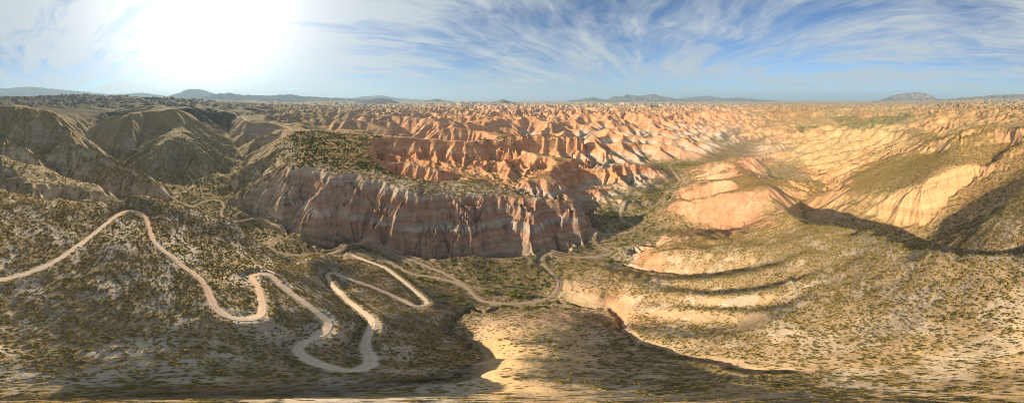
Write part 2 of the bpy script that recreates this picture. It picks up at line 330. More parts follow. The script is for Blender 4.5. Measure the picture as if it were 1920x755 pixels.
def blur(a, n=1):
    for _ in range(n):
        b = a.copy(); b[1:-1] = (a[:-2]+2*a[1:-1]+a[2:])/4; b[0] = b[-1] = (a[1]+a[-2]+2*a[0])/4
        a = b.copy(); b[:, 1:-1] = (a[:, :-2]+2*a[:, 1:-1]+a[:, 2:])/4; a = b
    return a
H = blur(H, 3)

def hsh(ix, iy, s):
    h = (ix.astype(np.int64)*374761393 + iy.astype(np.int64)*668265263 + s*974634777) & 0xFFFFFFFF
    h = ((h ^ (h >> 13))*1274126177) & 0xFFFFFFFF
    return ((h ^ (h >> 16)) & 0xFFFFFF).astype(np.float32)/np.float32(0xFFFFFF)
def perlin(x, y, s=0):
    ix = np.floor(x).astype(np.int32); iy = np.floor(y).astype(np.int32); fx = (x-ix).astype(np.float32); fy = (y-iy).astype(np.float32)
    u = fx*fx*fx*(fx*(fx*6-15)+10); v = fy*fy*fy*(fy*(fy*6-15)+10)
    def gr(dx, dy):
        a = hsh(ix+dx, iy+dy, s)*np.float32(2*pi); return np.cos(a)*(fx-dx)+np.sin(a)*(fy-dy)
    return ((gr(0, 0)*(1-u)+gr(1, 0)*u)*(1-v) + (gr(0, 1)*(1-u)+gr(1, 1)*u)*v)*1.5
def fbm(x, y, lam, oct=3, s=0):
    o = 0; a = 1.0; k = 1/lam
    for i in range(oct): o = o + a*perlin(x*k, y*k, s+i*17); a *= .5; k *= 2.03
    return o
def sstep(a, b, x): t = np.clip((x-a)/(b-a), 0, 1); return t*t*(3-2*t)
def win(r, a, b, c, d): return sstep(a, b, r)*(1-sstep(c, d, r))

dR = np.gradient(R).astype(np.float32); dT = np.gradient(TH).astype(np.float32)
def grad(H):
    hr = np.gradient(H, axis=1)/dR[None]; ht = np.gradient(H, axis=0)/dT[:, None]/RR
    s, c = np.sin(TT), np.cos(TT)
    return hr*s + ht*c, hr*c - ht*s

# roads in plan (smooth curve through the surveyed spots)
def plan_road(s):
    a = np.array([[float(v) for v in q.split(',')] for q in s.split(';')])
    t = az(a[:, 0]); r = a[:, 2]*cot(a[:, 1]); p = np.c_[r*np.sin(t), r*np.cos(t)]
    pp = np.vstack([2*p[0]-p[1], p, 2*p[-1]-p[-2]]); out = []
    for k in range(1, len(pp)-2):
        p0, p1, p2, p3 = pp[k-1:k+3]; n = max(2, int(np.hypot(*(p2-p1))/0.6))
        u = (np.arange(n)/n)[:, None]
        out.append(0.5*(2*p1+(p2-p0)*u+(2*p0-5*p1+4*p2-p3)*u*u+(3*p1-p0-3*p2+p3)*u**3))
    q = np.vstack(out+[p[-1:]])
    for _ in range(6): q[1:-1] = (q[:-2]+2*q[1:-1]+q[2:])/4
    return q
roads = {k: plan_road(v[1]) for k, v in ROADS.items()}
def gridpos(x, y):
    t = np.arctan2(x, y); r = np.hypot(x, y)
    return np.interp(t, TH, np.arange(NT)), np.interp(r, R, np.arange(NR))
def sample(A, x, y):
    fi, fj = gridpos(x, y); i = np.clip(fi.astype(int), 0, NT-2); j = np.clip(fj.astype(int), 0, NR-2); a = fi-i; b = fj-j
    return A[i, j]*(1-a)*(1-b)+A[i+1, j]*a*(1-b)+A[i, j+1]*(1-a)*b+A[i+1, j+1]*a*b
roadD = np.full(H.shape, 99.0, np.float32); roadH = np.zeros(H.shape, np.float32)
for nm, q in roads.items():
    hz = sample(H, q[:, 0], q[:, 1])
    for _ in range(60): hz[1:-1] = (hz[:-2]+2*hz[1:-1]+hz[2:])/4
    fi, fj = gridpos(q[:, 0], q[:, 1]); rr = np.hypot(q[:, 0], q[:, 1])
    W = 14.0 if nm != 'plateau_road' else 34.0
    for k in range(len(q)):
        wi = int(W/(rr[k]*0.0039))+2; i = int(fi[k]); j = int(fj[k]); wj = int(W/dR[min(j, NR-1)])+2
        i0, i1, j0, j1 = max(i-wi, 0), min(i+wi, NT), max(j-wj, 0), min(j+wj, NR)
        d = np.hypot(X[i0:i1, j0:j1]-q[k, 0], Y[i0:i1, j0:j1]-q[k, 1]); sub = roadD[i0:i1, j0:j1]; m = d < sub
        sub[m] = d[m]; roadH[i0:i1, j0:j1][m] = hz[k]
roadmask = 1 - sstep(2.8, 6, roadD)

# broad relief, then gullies that follow the fall of the slope, coarse to fine
XPX = np.degrees(TT)*PPD + 960           # bearing, in photograph columns
D0 = -H
nearmask = 1 - sstep(95, 150, RR)
H = H + fbm(X, Y, 900, 4, 3)*24*sstep(1100, 2600, RR)*(1-.75*sstep(1400, 1460, XPX)*(1-sstep(1690, 1740, XPX))*(1-sstep(1700, 2300, RR)))
smooth_r = sstep(1330, 1400, XPX)*(1-sstep(1800, 1900, XPX))*win(RR, 250, 320, 820, 1000)     # the big plain slopes right of the valley
H = H + fbm(X, Y, 2600, 3, 15)*45*sstep(2600, 5000, RR)
H = H + fbm(X, Y, 140, 3, 5)*(5+17*sstep(480, 560, XPX)*(1-sstep(1330, 1400, XPX))*sstep(540, 720, RR)*(1-.6*roadmask))*win(RR, 260, 420, 2500, 4000)*(1-.7*smooth_r)
fieldm = sstep(1460, 1490, XPX)*(1-sstep(1700, 1730, XPX))*win(RR, 820, 900, 1500, 1650)
H = H + (.35-np.abs(fbm(X, Y, 420, 3, 13)))*44*sstep(900, 1300, RR)*(1-sstep(4000, 8000, RR))*(1-fieldm)
H = H + fbm(X, Y, 26, 3, 9)*0.9*win(RR, 12, 40, 500, 900)*(1-roadmask)
def gullies(H, lam, amp, w, sh=1.2, s=0, lo=.18, hi=.6, pre=2, bias=None, coh=1.5):
    gx, gy = grad(blur(H, pre)); sl = np.hypot(gx, gy)+1e-6
    if bias is not None: gx = gx+bias[0]*bias[2]; gy = gy+bias[1]*bias[2]
    sd = np.hypot(gx, gy)+1e-6; tx, ty = -gy/sd, gx/sd
    cell = lam*coh; cx = X/cell; cy = Y/cell; ix = np.floor(cx).astype(np.int32); iy = np.floor(cy).astype(np.int32)
    zr = np.zeros_like(H); zi = np.zeros_like(H); k = np.float32(2*pi/lam)
    act = w > 0.01
    xs, ys, tx, ty = X[act], Y[act], tx[act], ty[act]; ix, iy = ix[act], iy[act]; zr = np.zeros_like(xs); zi = np.zeros_like(xs)
    for dx in (-1, 0, 1):
        for dy in (-1, 0, 1):
            jx = (ix+dx+hsh(ix+dx, iy+dy, s+1))*cell; jy = (iy+dy+hsh(ix+dx, iy+dy, s+2))*cell
            ex = xs-jx; ey = ys-jy
            wt = np.exp(-(ex*ex+ey*ey)*np.float32(2.2/cell**2)); ph = (ex*tx+ey*ty)*k
            zr += wt*np.cos(ph); zi += wt*np.sin(ph)
    ph = np.abs(np.arctan2(zi, zr))/np.float32(pi)
    m = sstep(lo, hi, sl[act])
    var = 0.6+0.8*np.clip(perlin(xs/(lam*3), ys/(lam*3), s+40)+.5, 0, 1)
    out = H.copy(); out[act] -= amp*w[act]*m*var*ph**sh
    return out
keep = (1-roadmask)
valley = sstep(139, 148, D0-16*sstep(400, 520, RR))*(1-sstep(800, 1000, RR))*(1-sstep(160, 162, D0))
ero = keep*(1-.9*valley)
leftm = 1-sstep(430, 560, XPX)
rightm = sstep(1190, 1260, XPX)
cen = sstep(600, 680, XPX)*(1-sstep(1380, 1460, XPX))
mesatop = (1-sstep(225, 300, RR))*(1-sstep(1100, 1140, XPX))
grove = sstep(520, 560, XPX)*(1-sstep(700, 760, XPX))*win(RR, 230, 260, 470, 540)
def rim1(x): return np.interp(x, [900, 960, 1011, 1079, 1150], [418, 398, 375, 360, 362])
def rim2(x): return np.interp(x, [860, 960, 1007, 1060, 1111], [490, 500, 512, 515, 522])
strip = sstep(900, 930, XPX)*(1-sstep(1110, 1150, XPX))*win(RR-rim1(XPX), -6, 1, 9, 20) + sstep(860, 890, XPX)*(1-sstep(1090, 1130, XPX))*win(RR-rim2(XPX), -6, 1, 22, 36)
flat = 1-np.clip(grove+mesatop+strip, 0, 1)
bias = (np.full_like(H, -.35), np.full_like(H, .94), .16*cen*sstep(260, 330, RR))
H = gullies(H, 420, 75, win(RR, 1700, 3000, 30000, 36000)*(1-.3*leftm), s=11, lo=.02, hi=.2)
H = gullies(H, 190, 34, win(RR, 1150, 1500, 9000, 16000), s=23, lo=.02, hi=.22, bias=bias, coh=2.2)

# running water: streams cut the land back from the valleys and the slopes between them slide to one steepness
def erode(H):
    cs = 5.0; x0, x1, y0, y1 = -1400, 1500, -600, 1700; nx, ny = int((x1-x0)/cs), int((y1-y0)/cs)
    gxx = x0+(np.arange(nx)+.5)*cs; gyy = y0+(np.arange(ny)+.5)*cs; GX, GY = np.meshgrid(gxx, gyy, indexing='ij')
    hb = sample(H, GX.ravel(), GY.ravel()).reshape(nx, ny).astype(np.float64)
    rg = np.hypot(GX, GY); pxg = np.degrees(np.arctan2(GX, GY))*PPD+960
    hb = hb + fbm(GX, GY, 80, 3, 301)*1.6 + fbm(GX, GY, 14, 2, 311)*.25
    A0 = (330+170*(1-sstep(420, 700, rg))).ravel()
    K = np.full((nx, ny), .075)
    K *= 1+1.2*sstep(560, 800, rg)
    K *= 1-.7*(1-sstep(430, 560, pxg))
    K *= 1+1.3*(1-sstep(420, 560, rg))*sstep(600, 680, pxg)*(1-sstep(1220, 1280, pxg))
    K *= 1-.55*sstep(1200, 1280, pxg)*(1-sstep(420, 520, rg))
    K *= 1-.6*sstep(1480, 1560, pxg)*(1-sstep(380, 460, rg))
    K *= 1-.97*sstep(1540, 1600, pxg)*(1-sstep(300, 360, rg))
    K *= 1-.93*sstep(395, 430, pxg)*(1-sstep(560, 600, pxg))*(1-sstep(430, 520, rg))
    def smp(A): return sample(A, GX.ravel(), GY.ravel()).reshape(nx, ny)
    K *= smp(flat)*(1-smp(valley))*sstep(150, 215, rg)
    K *= .05+.95*sstep(2, 9, smp(roadD))
    import heapq
    n = nx*ny; hf = hb.ravel().copy(); done = np.zeros(n, bool); heap = []
    idx = np.arange(n).reshape(nx, ny); edge = np.zeros((nx, ny), bool); edge[0] = edge[-1] = True; edge[:, 0] = edge[:, -1] = True
    root = edge.ravel() | (smp(valley).ravel() > .6)
    hl = hf.tolist(); dn = root.tolist()
    heap = [(hl[i], i) for i in np.nonzero(root)[0].tolist()]; heapq.heapify(heap)
    offs = (-ny-1, -ny, -ny+1, -1, 1, ny-1, ny, ny+1); ed = edge.ravel().tolist()
    while heap:
        h, i = heapq.heappop(heap)
        if ed[i]:
            nb = [i+o for o in offs if 0 <= i+o < n and abs((i+o) % ny - i % ny) <= 1]
        else: nb = [i+o for o in offs]
        for j in nb:
            if not dn[j]:
                dn[j] = True
                if hl[j] <= h: hl[j] = h+1e-3
                heapq.heappush(heap, (hl[j], j))
    h = np.array(hl); h0 = h.copy(); Kf = K.ravel(); dist = np.array([2**.5, 1, 2**.5, 1, 1, 2**.5, 1, 2**.5])*cs
    base = np.arange(n); inner = ~edge.ravel(); inn = np.nonzero(inner & ~root)[0]
    capm = Kf > .004
    rdist = smp(np.minimum(roadD, 60.0)).ravel(); floor = np.where(rdist < 33, h0-.62*np.maximum(rdist-3, 0), -1e9)
    for it in range(26):
        rec = base.copy(); best = np.zeros(len(inn)); br = inn.copy(); bd = np.full(len(inn), cs)
        for o, d in zip(offs, dist):
            sl = (h[inn]-h[inn+o])/d; m = sl > best; best[m] = sl[m]; br[m] = inn[m]+o; bd[m] = d
        rec[inn] = br; dx = np.full(n, cs); dx[inn] = bd
        dep = (rec != base).astype(np.int32); p = rec.copy()
        for _ in range(13):
            dep = dep+dep[p]; p = p[p]
        o_ = np.argsort(dep, kind='stable'); cut = np.searchsorted(dep[o_], np.arange(dep.max()+2))
        A = np.full(n, cs*cs)
        for l in range(dep.max(), 0, -1):
            q = o_[cut[l]:cut[l+1]]; np.add.at(A, rec[q], A[q])
        F = Kf*1.15*np.sqrt(np.clip(A-A0, 4, 4e5))/dx
        cap = dx*(.92+.22*perlin(GX.ravel()/90, GY.ravel()/90, 5))
        for l in range(1, dep.max()+1):
            q = o_[cut[l]:cut[l+1]]; hr = h[rec[q]]; hn = (h[q]+F[q]*hr)/(1+F[q])
            cm = capm[q]; hn = np.where(cm, np.minimum(hn, hr+cap[q]), hn); h[q] = np.minimum(np.maximum(hn, floor[q]), h[q])
    d = np.minimum(h-h0, 0).reshape(nx, ny)
    # back onto the ground
    fx = np.clip((X-x0)/cs-.5, 0, nx-1.001); fy = np.clip((Y-y0)/cs-.5, 0, ny-1.001)
    i = fx.astype(int); j = fy.astype(int); a = (fx-i).astype(np.float32); b = (fy-j).astype(np.float32); d = d.astype(np.float32)
    v = d[i, j]*(1-a)*(1-b)+d[i+1, j]*a*(1-b)+d[i, j+1]*(1-a)*b+d[i+1, j+1]*a*b
    return H + v*win(RR, 150, 200, 1350, 1600)*sstep(20, 320, np.minimum(np.minimum(X-x0, x1-X), np.minimum(Y-y0, y1-Y)))
H = erode(H)
H = gullies(H, 120, 24, win(RR, 700, 950, 2600, 3600)*sstep(1680, 1740, XPX)*(1-fieldm), s=39, sh=1.0, pre=4, coh=2.0, lo=.0, hi=.12)
H = gullies(H, 46, 7, win(RR, 260, 320, 900, 1200)*ero*leftm, s=43, sh=1.0, pre=5, coh=2.0, lo=.2, hi=.6)
H = gullies(H, 40, 13, win(RR, 300, 340, 560, 680)*sstep(620, 680, XPX)*(1-sstep(1200, 1260, XPX))*ero, s=41, sh=1.0, pre=6, coh=1.8, lo=.35, hi=.75)
H = gullies(H, 50, 7, smooth_r*ero, s=45, sh=1.0, pre=5, coh=2.5, lo=.12, hi=.4)
H = gullies(H, 19, 3.2, sstep(1530, 1580, XPX)*win(RR, 130, 150, 250, 300)*ero, s=53, sh=1.0, pre=3, coh=1.8, lo=.45, hi=.8)
H = gullies(H, 24, 1.8, win(RR, 190, 260, 620, 900)*ero*(1-.5*rightm*(1-sstep(420, 520, RR)))*(1-.5*smooth_r), s=47, sh=1.0, pre=3, coh=2.0, lo=.3, hi=.7)
midm = win(RR, 140, 150, 330, 420)
H = gullies(H, 44, 13, midm*ero*(1-rightm)*(1-sstep(235, 275, RR)), s=57, lo=.35, hi=.8, sh=.9, coh=1.8, pre=4)
H = gullies(H, 21, 5.5, midm*ero*(1-.8*rightm), s=59, lo=.3, hi=.8, sh=1.0, coh=2.0)
H = gullies(H, 11, 3.0, win(RR, 135, 145, 230, 280)*ero*(1-sstep(1110, 1150, XPX))*sstep(480, 560, XPX), s=61, lo=.5, hi=1.0, coh=1.8)
H = gullies(H, 14, 1.7, win(RR, 120, 140, 420, 560)*ero*(1-.5*rightm), s=67, lo=.25, hi=.7)
H = gullies(H, 9, 1.0, win(RR, 25, 45, 420, 520)*ero*(1-.75*nearmask), s=71, lo=.25, hi=.7)
H = gullies(H, 4.5, 0.4, win(RR, 80, 120, 260, 330)*ero, s=83, lo=.25, hi=.7, pre=1)
H = H + fbm(X, Y, 3.2, 2, 91)*0.16*(1-sstep(120, 240, RR))*keep
# dry ravines cut sharply into the floor of the near gullies
RAV = ["936,573,149;915,585,146;880,580,147;840,620,136;905,660,123.5;860,705,113;700,722,103.5;500,738,100", "1050,565,146;1110,575,141;1157,583,138;1163,619,129;1185,639,123;1241,656.5,115;1308,674,109;1388,690,103;1467,694,100", "1169,497,144;1249,510,128;1308,514,119.5;1368,506,111;1408,495,105.5"]
ravD = np.full(H.shape, 99.0, np.float32)
for s_ in RAV:
    q = plan_road(s_); q = q + np.c_[perlin(np.arange(len(q))/9, np.zeros(len(q))+.5, 3), perlin(np.arange(len(q))/9, np.zeros(len(q))+7.5, 4)]*1.6
    fi, fj = gridpos(q[:, 0], q[:, 1]); rr = np.hypot(q[:, 0], q[:, 1])
    for k in range(len(q)):
        wi = int(5/(rr[k]*0.0039))+2; i = int(fi[k]); j = int(fj[k]); wj = int(5/dR[min(j, NR-1)])+2
        i0, i1, j0, j1 = max(i-wi, 0), min(i+wi, NT), max(j-wj, 0), min(j+wj, NR)
        d = np.hypot(X[i0:i1, j0:j1]-q[k, 0], Y[i0:i1, j0:j1]-q[k, 1]); np.minimum(ravD[i0:i1, j0:j1], d, out=ravD[i0:i1, j0:j1])
H = H - 2.6*(1-sstep(.3, 2.0, ravD+.5*perlin(X/2.5, Y/2.5, 77)))*keep
# the roads are cut into and filled out of the slope
f = 1 - sstep(2.4, 4.8, roadD)
rh = np.where(roadD < 90, roadH, H)
H = H*(1-f) + rh*f
bank = np.exp(-((roadD-3.6)/1.0)**2)*0.35
H = H + bank*(fbm(X, Y, 6, 2, 101)*.8)

# ---------------------------------------------------------------- what grows and lies where
gx, gy = grad(H); SL = np.hypot(gx, gy)
gxb, gyb = grad(blur(H, 5)); SLB = np.hypot(gxb, gyb)
DD = -H
n_big = fbm(X, Y, 60, 3, 131); n_mid = fbm(X, Y, 14, 3, 151); n_far = fbm(X, Y, 420, 3, 171); n_str = fbm(X, Y, 35, 2, 181)
def V(r, g, b): return np.array([r, g, b], np.float32)
def lerp(a, b, t): return a*(1-t[..., None]) + b*t[..., None]
far = sstep(320, 520, RR)
orange = lerp(V(.46, .22, .105), V(.48, .285, .15), sstep(-.3, .5, n_big))
# bedding: bands of red, buff and grey-white marl at their own levels
lev = DD + 2.6*n_str + .8*n_mid
def bands(tab):
    t = np.array(tab); return np.stack([np.interp(lev, t[:, 0], t[:, k]) for k in (1, 2, 3)], -1).astype(np.float32)
mesa = bands([(86, .40, .33, .24), (97, .42, .36, .28), (100, .36, .20, .13), (106, .39, .19, .12), (109, .33, .23, .17), (111, .43, .37, .30), (113, .36, .19, .13), (118, .40, .21, .14), (120.5, .34, .28, .23), (122, .50, .46, .40), (126, .44, .40, .34), (128, .33, .19, .14), (132, .38, .21, .15), (136, .35, .25, .19), (140, .33, .26, .20), (152, .29, .24, .185)])
mid = bands([(60, .43, .24, .125), (84, .42, .25, .13), (88, .45, .22, .11), (101, .46, .245, .13), (104, .47, .33, .21), (107, .44, .21, .11), (120, .46, .235, .125), (124, .46, .32, .20), (127, .44, .20, .10), (138, .43, .235, .13), (144, .40, .35, .28), (152, .34, .28, .22), (160, .36, .30, .24)])
mesa = lerp(mesa*.92, V(.30, .215, .155)*np.ones_like(mesa), np.clip(.48+.45*n_big+.35*n_mid, .15, .95))
mid = lerp(mid, orange, sstep(-.2, .5, n_big)*.4)
sand = lerp(V(.46, .275, .14), V(.42, .30, .155), sstep(-.3, .4, n_far+n_big*.4))
pink = lerp(V(.46, .245, .14), V(.46, .30, .175), sstep(-.3, .4, n_big))
grey = lerp(V(.31, .255, .18), V(.38, .31, .215), sstep(-.35, .4, n_big))
greyb = bands([(20, .32, .26, .165), (80, .32, .265, .185), (95, .42, .365, .285), (105, .31, .255, .19), (118, .40, .345, .275), (130, .30, .245, .185), (150, .28, .235, .18)])
soil = mid
soil = lerp(soil, mesa, (1-sstep(225, 300, RR))*(1-sstep(1120, 1160, XPX)))
soil = lerp(soil, pink, sstep(1195, 1260, XPX)*sstep(120, 150, RR)*(1-sstep(480, 620, RR)))
soil = lerp(soil, sand, sstep(1420, 1500, XPX))
soil = lerp(soil, lerp(sand, pink, np.full_like(H, .45)), sstep(1340, 1420, XPX)*sstep(600, 800, RR)*(1-sstep(1420, 1500, XPX)))
soil = lerp(soil, grey*.55+greyb*.45, 1-sstep(470, 640, XPX+n_big*50))
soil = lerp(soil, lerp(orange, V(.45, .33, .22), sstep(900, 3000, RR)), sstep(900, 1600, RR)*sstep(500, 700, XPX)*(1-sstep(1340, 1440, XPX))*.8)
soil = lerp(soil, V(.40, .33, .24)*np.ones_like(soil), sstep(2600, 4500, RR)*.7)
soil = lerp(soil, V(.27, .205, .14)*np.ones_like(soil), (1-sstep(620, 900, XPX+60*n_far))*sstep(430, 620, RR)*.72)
# near ground: greyish gypsum soil on the left, pale sand on the right
pale = sstep(-.05, .3, n_mid*.7+.6*fbm(X, Y, 7, 2, 231))
nl = lerp(V(.27, .21, .14), V(.37, .32, .255), pale); nr_ = lerp(V(.35, .25, .15), V(.40, .315, .225), pale)
near = lerp(nl, nr_, sstep(830, 960, XPX+n_mid*30)); near = lerp(near, V(.42, .295, .16)*np.ones_like(near), sstep(880, 930, XPX)*(1-sstep(1090, 1140, XPX))); near = lerp(near, nl, np.clip(sstep(2000, 2100, XPX)+0*XPX, 0, 1))
soil = lerp(soil, near, (1-sstep(112, 142, RR+n_mid*8))*(1-.55*sstep(120, 135, DD)))
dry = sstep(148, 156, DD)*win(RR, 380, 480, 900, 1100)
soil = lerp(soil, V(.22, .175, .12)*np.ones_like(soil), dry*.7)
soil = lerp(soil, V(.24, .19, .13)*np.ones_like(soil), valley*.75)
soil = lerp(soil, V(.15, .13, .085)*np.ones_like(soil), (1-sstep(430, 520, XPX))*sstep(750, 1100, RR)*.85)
# plant cover
steep = .55+.4*leftm*(1-nearmask)+.42*nearmask+.5*nearmask*np.clip((1-sstep(40, 52, RR))+sstep(1440, 1520, XPX)+(1-sstep(860, 920, XPX)), 0, 1)-.22*cen*sstep(200, 260, RR)
veg = (1-sstep(steep, steep+.4, SLB+.16*n_mid)) * (.72+.28*sstep(-.5, .2, n_mid+n_big*.6+.1))
nlft = nearmask*(1-sstep(860, 920, XPX)); veg = np.maximum(veg, nlft*.8)
veg = veg*(1-.85*cen*sstep(230, 300, RR)*sstep(.25, .55, SL+.1*n_mid))
bare = sstep(870, 910, XPX)*(1-sstep(1100, 1150, XPX))*nearmask*(1-sstep(138, 146, DD))
veg = veg*(1-.35*pale*nearmask)
veg = veg*(1-.68*bare*sstep(-.5, .2, n_mid+.25))
veg = veg*(1-.55*sstep(1200, 1260, XPX)*win(RR, 150, 170, 700, 900)*sstep(.32, .55, SLB)*(1-sstep(1540, 1600, XPX)))
veg = veg*(1-.5*sstep(1360, 1440, XPX)*(1-sstep(1690, 1760, XPX))*win(RR, 330, 380, 900, 1100))
veg = veg*(.55+.45*sstep(-.25, .15, fbm(X, Y, 5, 2, 221)+.12))
veg = np.maximum(veg, .85*sstep(1560, 1620, XPX)*win(RR, 195, 225, 340, 380)*(1-sstep(.6, .9, SLB)))
veg = np.clip(veg, 0, 1)*sstep(1.0, 1.7, roadD)
olive = lerp(V(.15, .113, .042), V(.20, .15, .05), sstep(-.4, .4, n_big+n_mid*.4))
olive = lerp(olive, V(.105, .115, .035)*np.ones_like(olive), np.clip(grove+strip, 0, 1)*.8)
olive = lerp(olive, V(.20, .16, .065)*np.ones_like(olive), leftm*.6+0*H)
# watered fields and orchards on the plain to the right
def spot(x, r, a, b, rot=0.0):
    t = float(az(x)); dx = X-r*math.sin(t); dy = Y-r*math.cos(t); u = dx*math.sin(t)+dy*math.cos(t); v = dx*math.cos(t)-dy*math.sin(t)
    return 1-sstep(.75, 1.1, np.hypot(u/a, v/b)+.25*fbm(X, Y, 120, 3, 201))
field = np.clip(spot(1515, 1080, 130, 60)+spot(1612, 1150, 190, 130)+spot(1660, 1350, 200, 170)+spot(1590, 1380, 120, 120)+spot(1700, 1500, 180, 90)+spot(1225, 2600, 350, 120), 0, 1)
tint = np.clip(veg*.62*sstep(150, 330, RR) + veg*.34*(1-sstep(150, 330, RR)), 0, .8)
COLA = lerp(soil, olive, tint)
COLA = lerp(COLA, V(.062, .06, .042)*np.ones_like(soil), (1-sstep(430, 540, XPX))*sstep(700, 1000, RR)*.88)  # dark wooded plateau far left; backlit canopy self-shade is put into the colour
COLA = lerp(COLA, V(.095, .115, .04)*np.ones_like(soil), field*.6)
cov_speck = (veg*(.55+.45*sstep(120, 300, RR))*(1-.85*sstep(500, 1000, RR))).astype(np.float32)

def terrain_material():
    m = bpy.data.materials.new('soil_and_rock'); m.use_nodes = True; nt = m.node_tree; nt.nodes.clear()
    out = nt.nodes.new('ShaderNodeOutputMaterial'); bs = nt.nodes.new('ShaderNodeBsdfPrincipled'); nt.links.new(bs.outputs[0], out.inputs[0])
    bs.inputs['Roughness'].default_value = .95; bs.inputs['Specular IOR Level'].default_value = .1
    a = nt.nodes.new('ShaderNodeAttribute'); a.attribute_name = 'soil'; c = nt.nodes.new('ShaderNodeAttribute'); c.attribute_name = 'cover'
    tc = nt.nodes.new('ShaderNodeTexCoord'); ob = tc.outputs['Object']
    n1 = noise(nt, ob, .9, 6, .6); n2 = noise(nt, ob, .12, 5, .6); n3 = noise(nt, ob, .02, 4, .6)
    k = mth(nt, 'ADD', mth(nt, 'MULTIPLY', n1, .55), mth(nt, 'ADD', mth(nt, 'MULTIPLY', n2, .45), mth(nt, 'MULTIPLY', n3, .3)))
    k = mth(nt, 'ADD', mth(nt, 'MULTIPLY', mth(nt, 'SUBTRACT', k, .65), 1.5), 1.0)
    base = vmth(nt, 'SCALE', a.outputs['Color'], k)
    vo = nt.nodes.new('ShaderNodeTexVoronoi'); vo.inputs['Scale'].default_value = .62; nt.links.new(ob, vo.inputs['Vector'])
    vo2 = nt.nodes.new('ShaderNodeTexVoronoi'); vo2.inputs['Scale'].default_value = .23; nt.links.new(ob, vo2.inputs['Vector'])
    thr = mth(nt, 'MULTIPLY', c.outputs['Fac'], mth(nt, 'ADD', .30, mth(nt, 'MULTIPLY', n2, .55)))
    sp = mth(nt, 'MULTIPLY', mth(nt, 'SUBTRACT', thr, vo.outputs['Distance']), 7.0, None, True)
    sp2 = mth(nt, 'MULTIPLY', mth(nt, 'SUBTRACT', mth(nt, 'MULTIPLY', thr, .75), vo2.outputs['Distance']), 7.0, None, True)
    hue = mixc(nt, vo.outputs['Color'], (.10, .085, .03), (.19, .145, .05))
    base = mixc(nt, mth(nt, 'MULTIPLY', mth(nt, 'MAXIMUM', sp, sp2), .85), base, hue)
    # thin beds showing on the steep bare faces
    geo = nt.nodes.new('ShaderNodeNewGeometry'); sz = nt.nodes.new('ShaderNodeSeparateXYZ'); nt.links.new(geo.outputs['Normal'], sz.inputs[0])
    sp_ = nt.nodes.new('ShaderNodeSeparateXYZ'); nt.links.new(ob, sp_.inputs[0])
    zc = nt.nodes.new('ShaderNodeCombineXYZ'); nt.links.new(mth(nt, 'ADD', sp_.outputs[2], mth(nt, 'MULTIPLY', n3, 9.0)), zc.inputs[2])
    nt.links.new(mth(nt, 'MULTIPLY', sp_.outputs[0], .02), zc.inputs[0]); nt.links.new(mth(nt, 'MULTIPLY', sp_.outputs[1], .02), zc.inputs[1])
    bed = noise(nt, zc.outputs[0], .42, 4, .7)
    stp = mth(nt, 'MULTIPLY', mth(nt, 'SUBTRACT', .86, sz.outputs[2]), 3.5, None, True)
    base = vmth(nt, 'SCALE', base, mth(nt, 'ADD', 1.0, mth(nt, 'MULTIPLY', mth(nt, 'MULTIPLY', mth(nt, 'SUBTRACT', bed, .5), 1.4), stp)))
    nt.links.new(base, bs.inputs['Base Color'])
    h = mth(nt, 'ADD', mth(nt, 'MULTIPLY', n1, .35), mth(nt, 'ADD', mth(nt, 'MULTIPLY', n2, 1.6), mth(nt, 'MULTIPLY', mth(nt, 'MAXIMUM', sp, sp2), .35)))
    bp = nt.nodes.new('ShaderNodeBump'); bp.inputs['Strength'].default_value = .8; bp.inputs['Distance'].default_value = 1.0
    nt.links.new(h, bp.inputs['Height']); nt.links.new(bp.outputs[0], bs.inputs['Normal'])
    return m
MTERR = terrain_material()
def grid_mesh(name, sel):
    """one piece of the ground: the quads of the height field picked by sel"""
    ii, jj = np.nonzero(sel)
    v = np.stack([ii*NR+jj, (ii+1)*NR+jj, (ii+1)*NR+jj+1, ii*NR+jj+1], 1)
    used, inv = np.unique(v.ravel(), return_inverse=True)
    co = np.c_[X.ravel()[used], Y.ravel()[used], H.ravel()[used]].astype(np.float32)
    me = bpy.data.meshes.new(name); nf = len(v)
    me.vertices.add(len(co)); me.vertices.foreach_set('co', co.ravel())
    me.loops.add(nf*4); me.loops.foreach_set('vertex_index', inv.astype(np.int32).ravel())
    me.polygons.add(nf); me.polygons.foreach_set('loop_start', np.arange(0, nf*4, 4, dtype=np.int32)); me.polygons.foreach_set('loop_total', np.full(nf, 4, np.int32))
    me.update(calc_edges=True)
    me.shade_smooth()
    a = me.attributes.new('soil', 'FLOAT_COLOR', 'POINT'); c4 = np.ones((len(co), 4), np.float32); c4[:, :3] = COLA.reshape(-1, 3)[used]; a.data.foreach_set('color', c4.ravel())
    a = me.attributes.new('cover', 'FLOAT', 'POINT'); a.data.foreach_set('value', cov_speck.ravel()[used].astype(np.float32))
    a = me.attributes.new('custom_normal', 'FLOAT_VECTOR', 'POINT'); a.data.foreach_set('vector', NRM.reshape(-1, 3)[used].ravel())
    me.materials.append(MTERR)
    o = bpy.data.objects.new(name, me); COL.objects.link(o); o['kind'] = 'structure'
    return o
_n = np.stack([-gx, -gy, np.ones_like(gx)], -1); NRM = (_n/np.linalg.norm(_n, axis=-1, keepdims=True)).astype(np.float32)
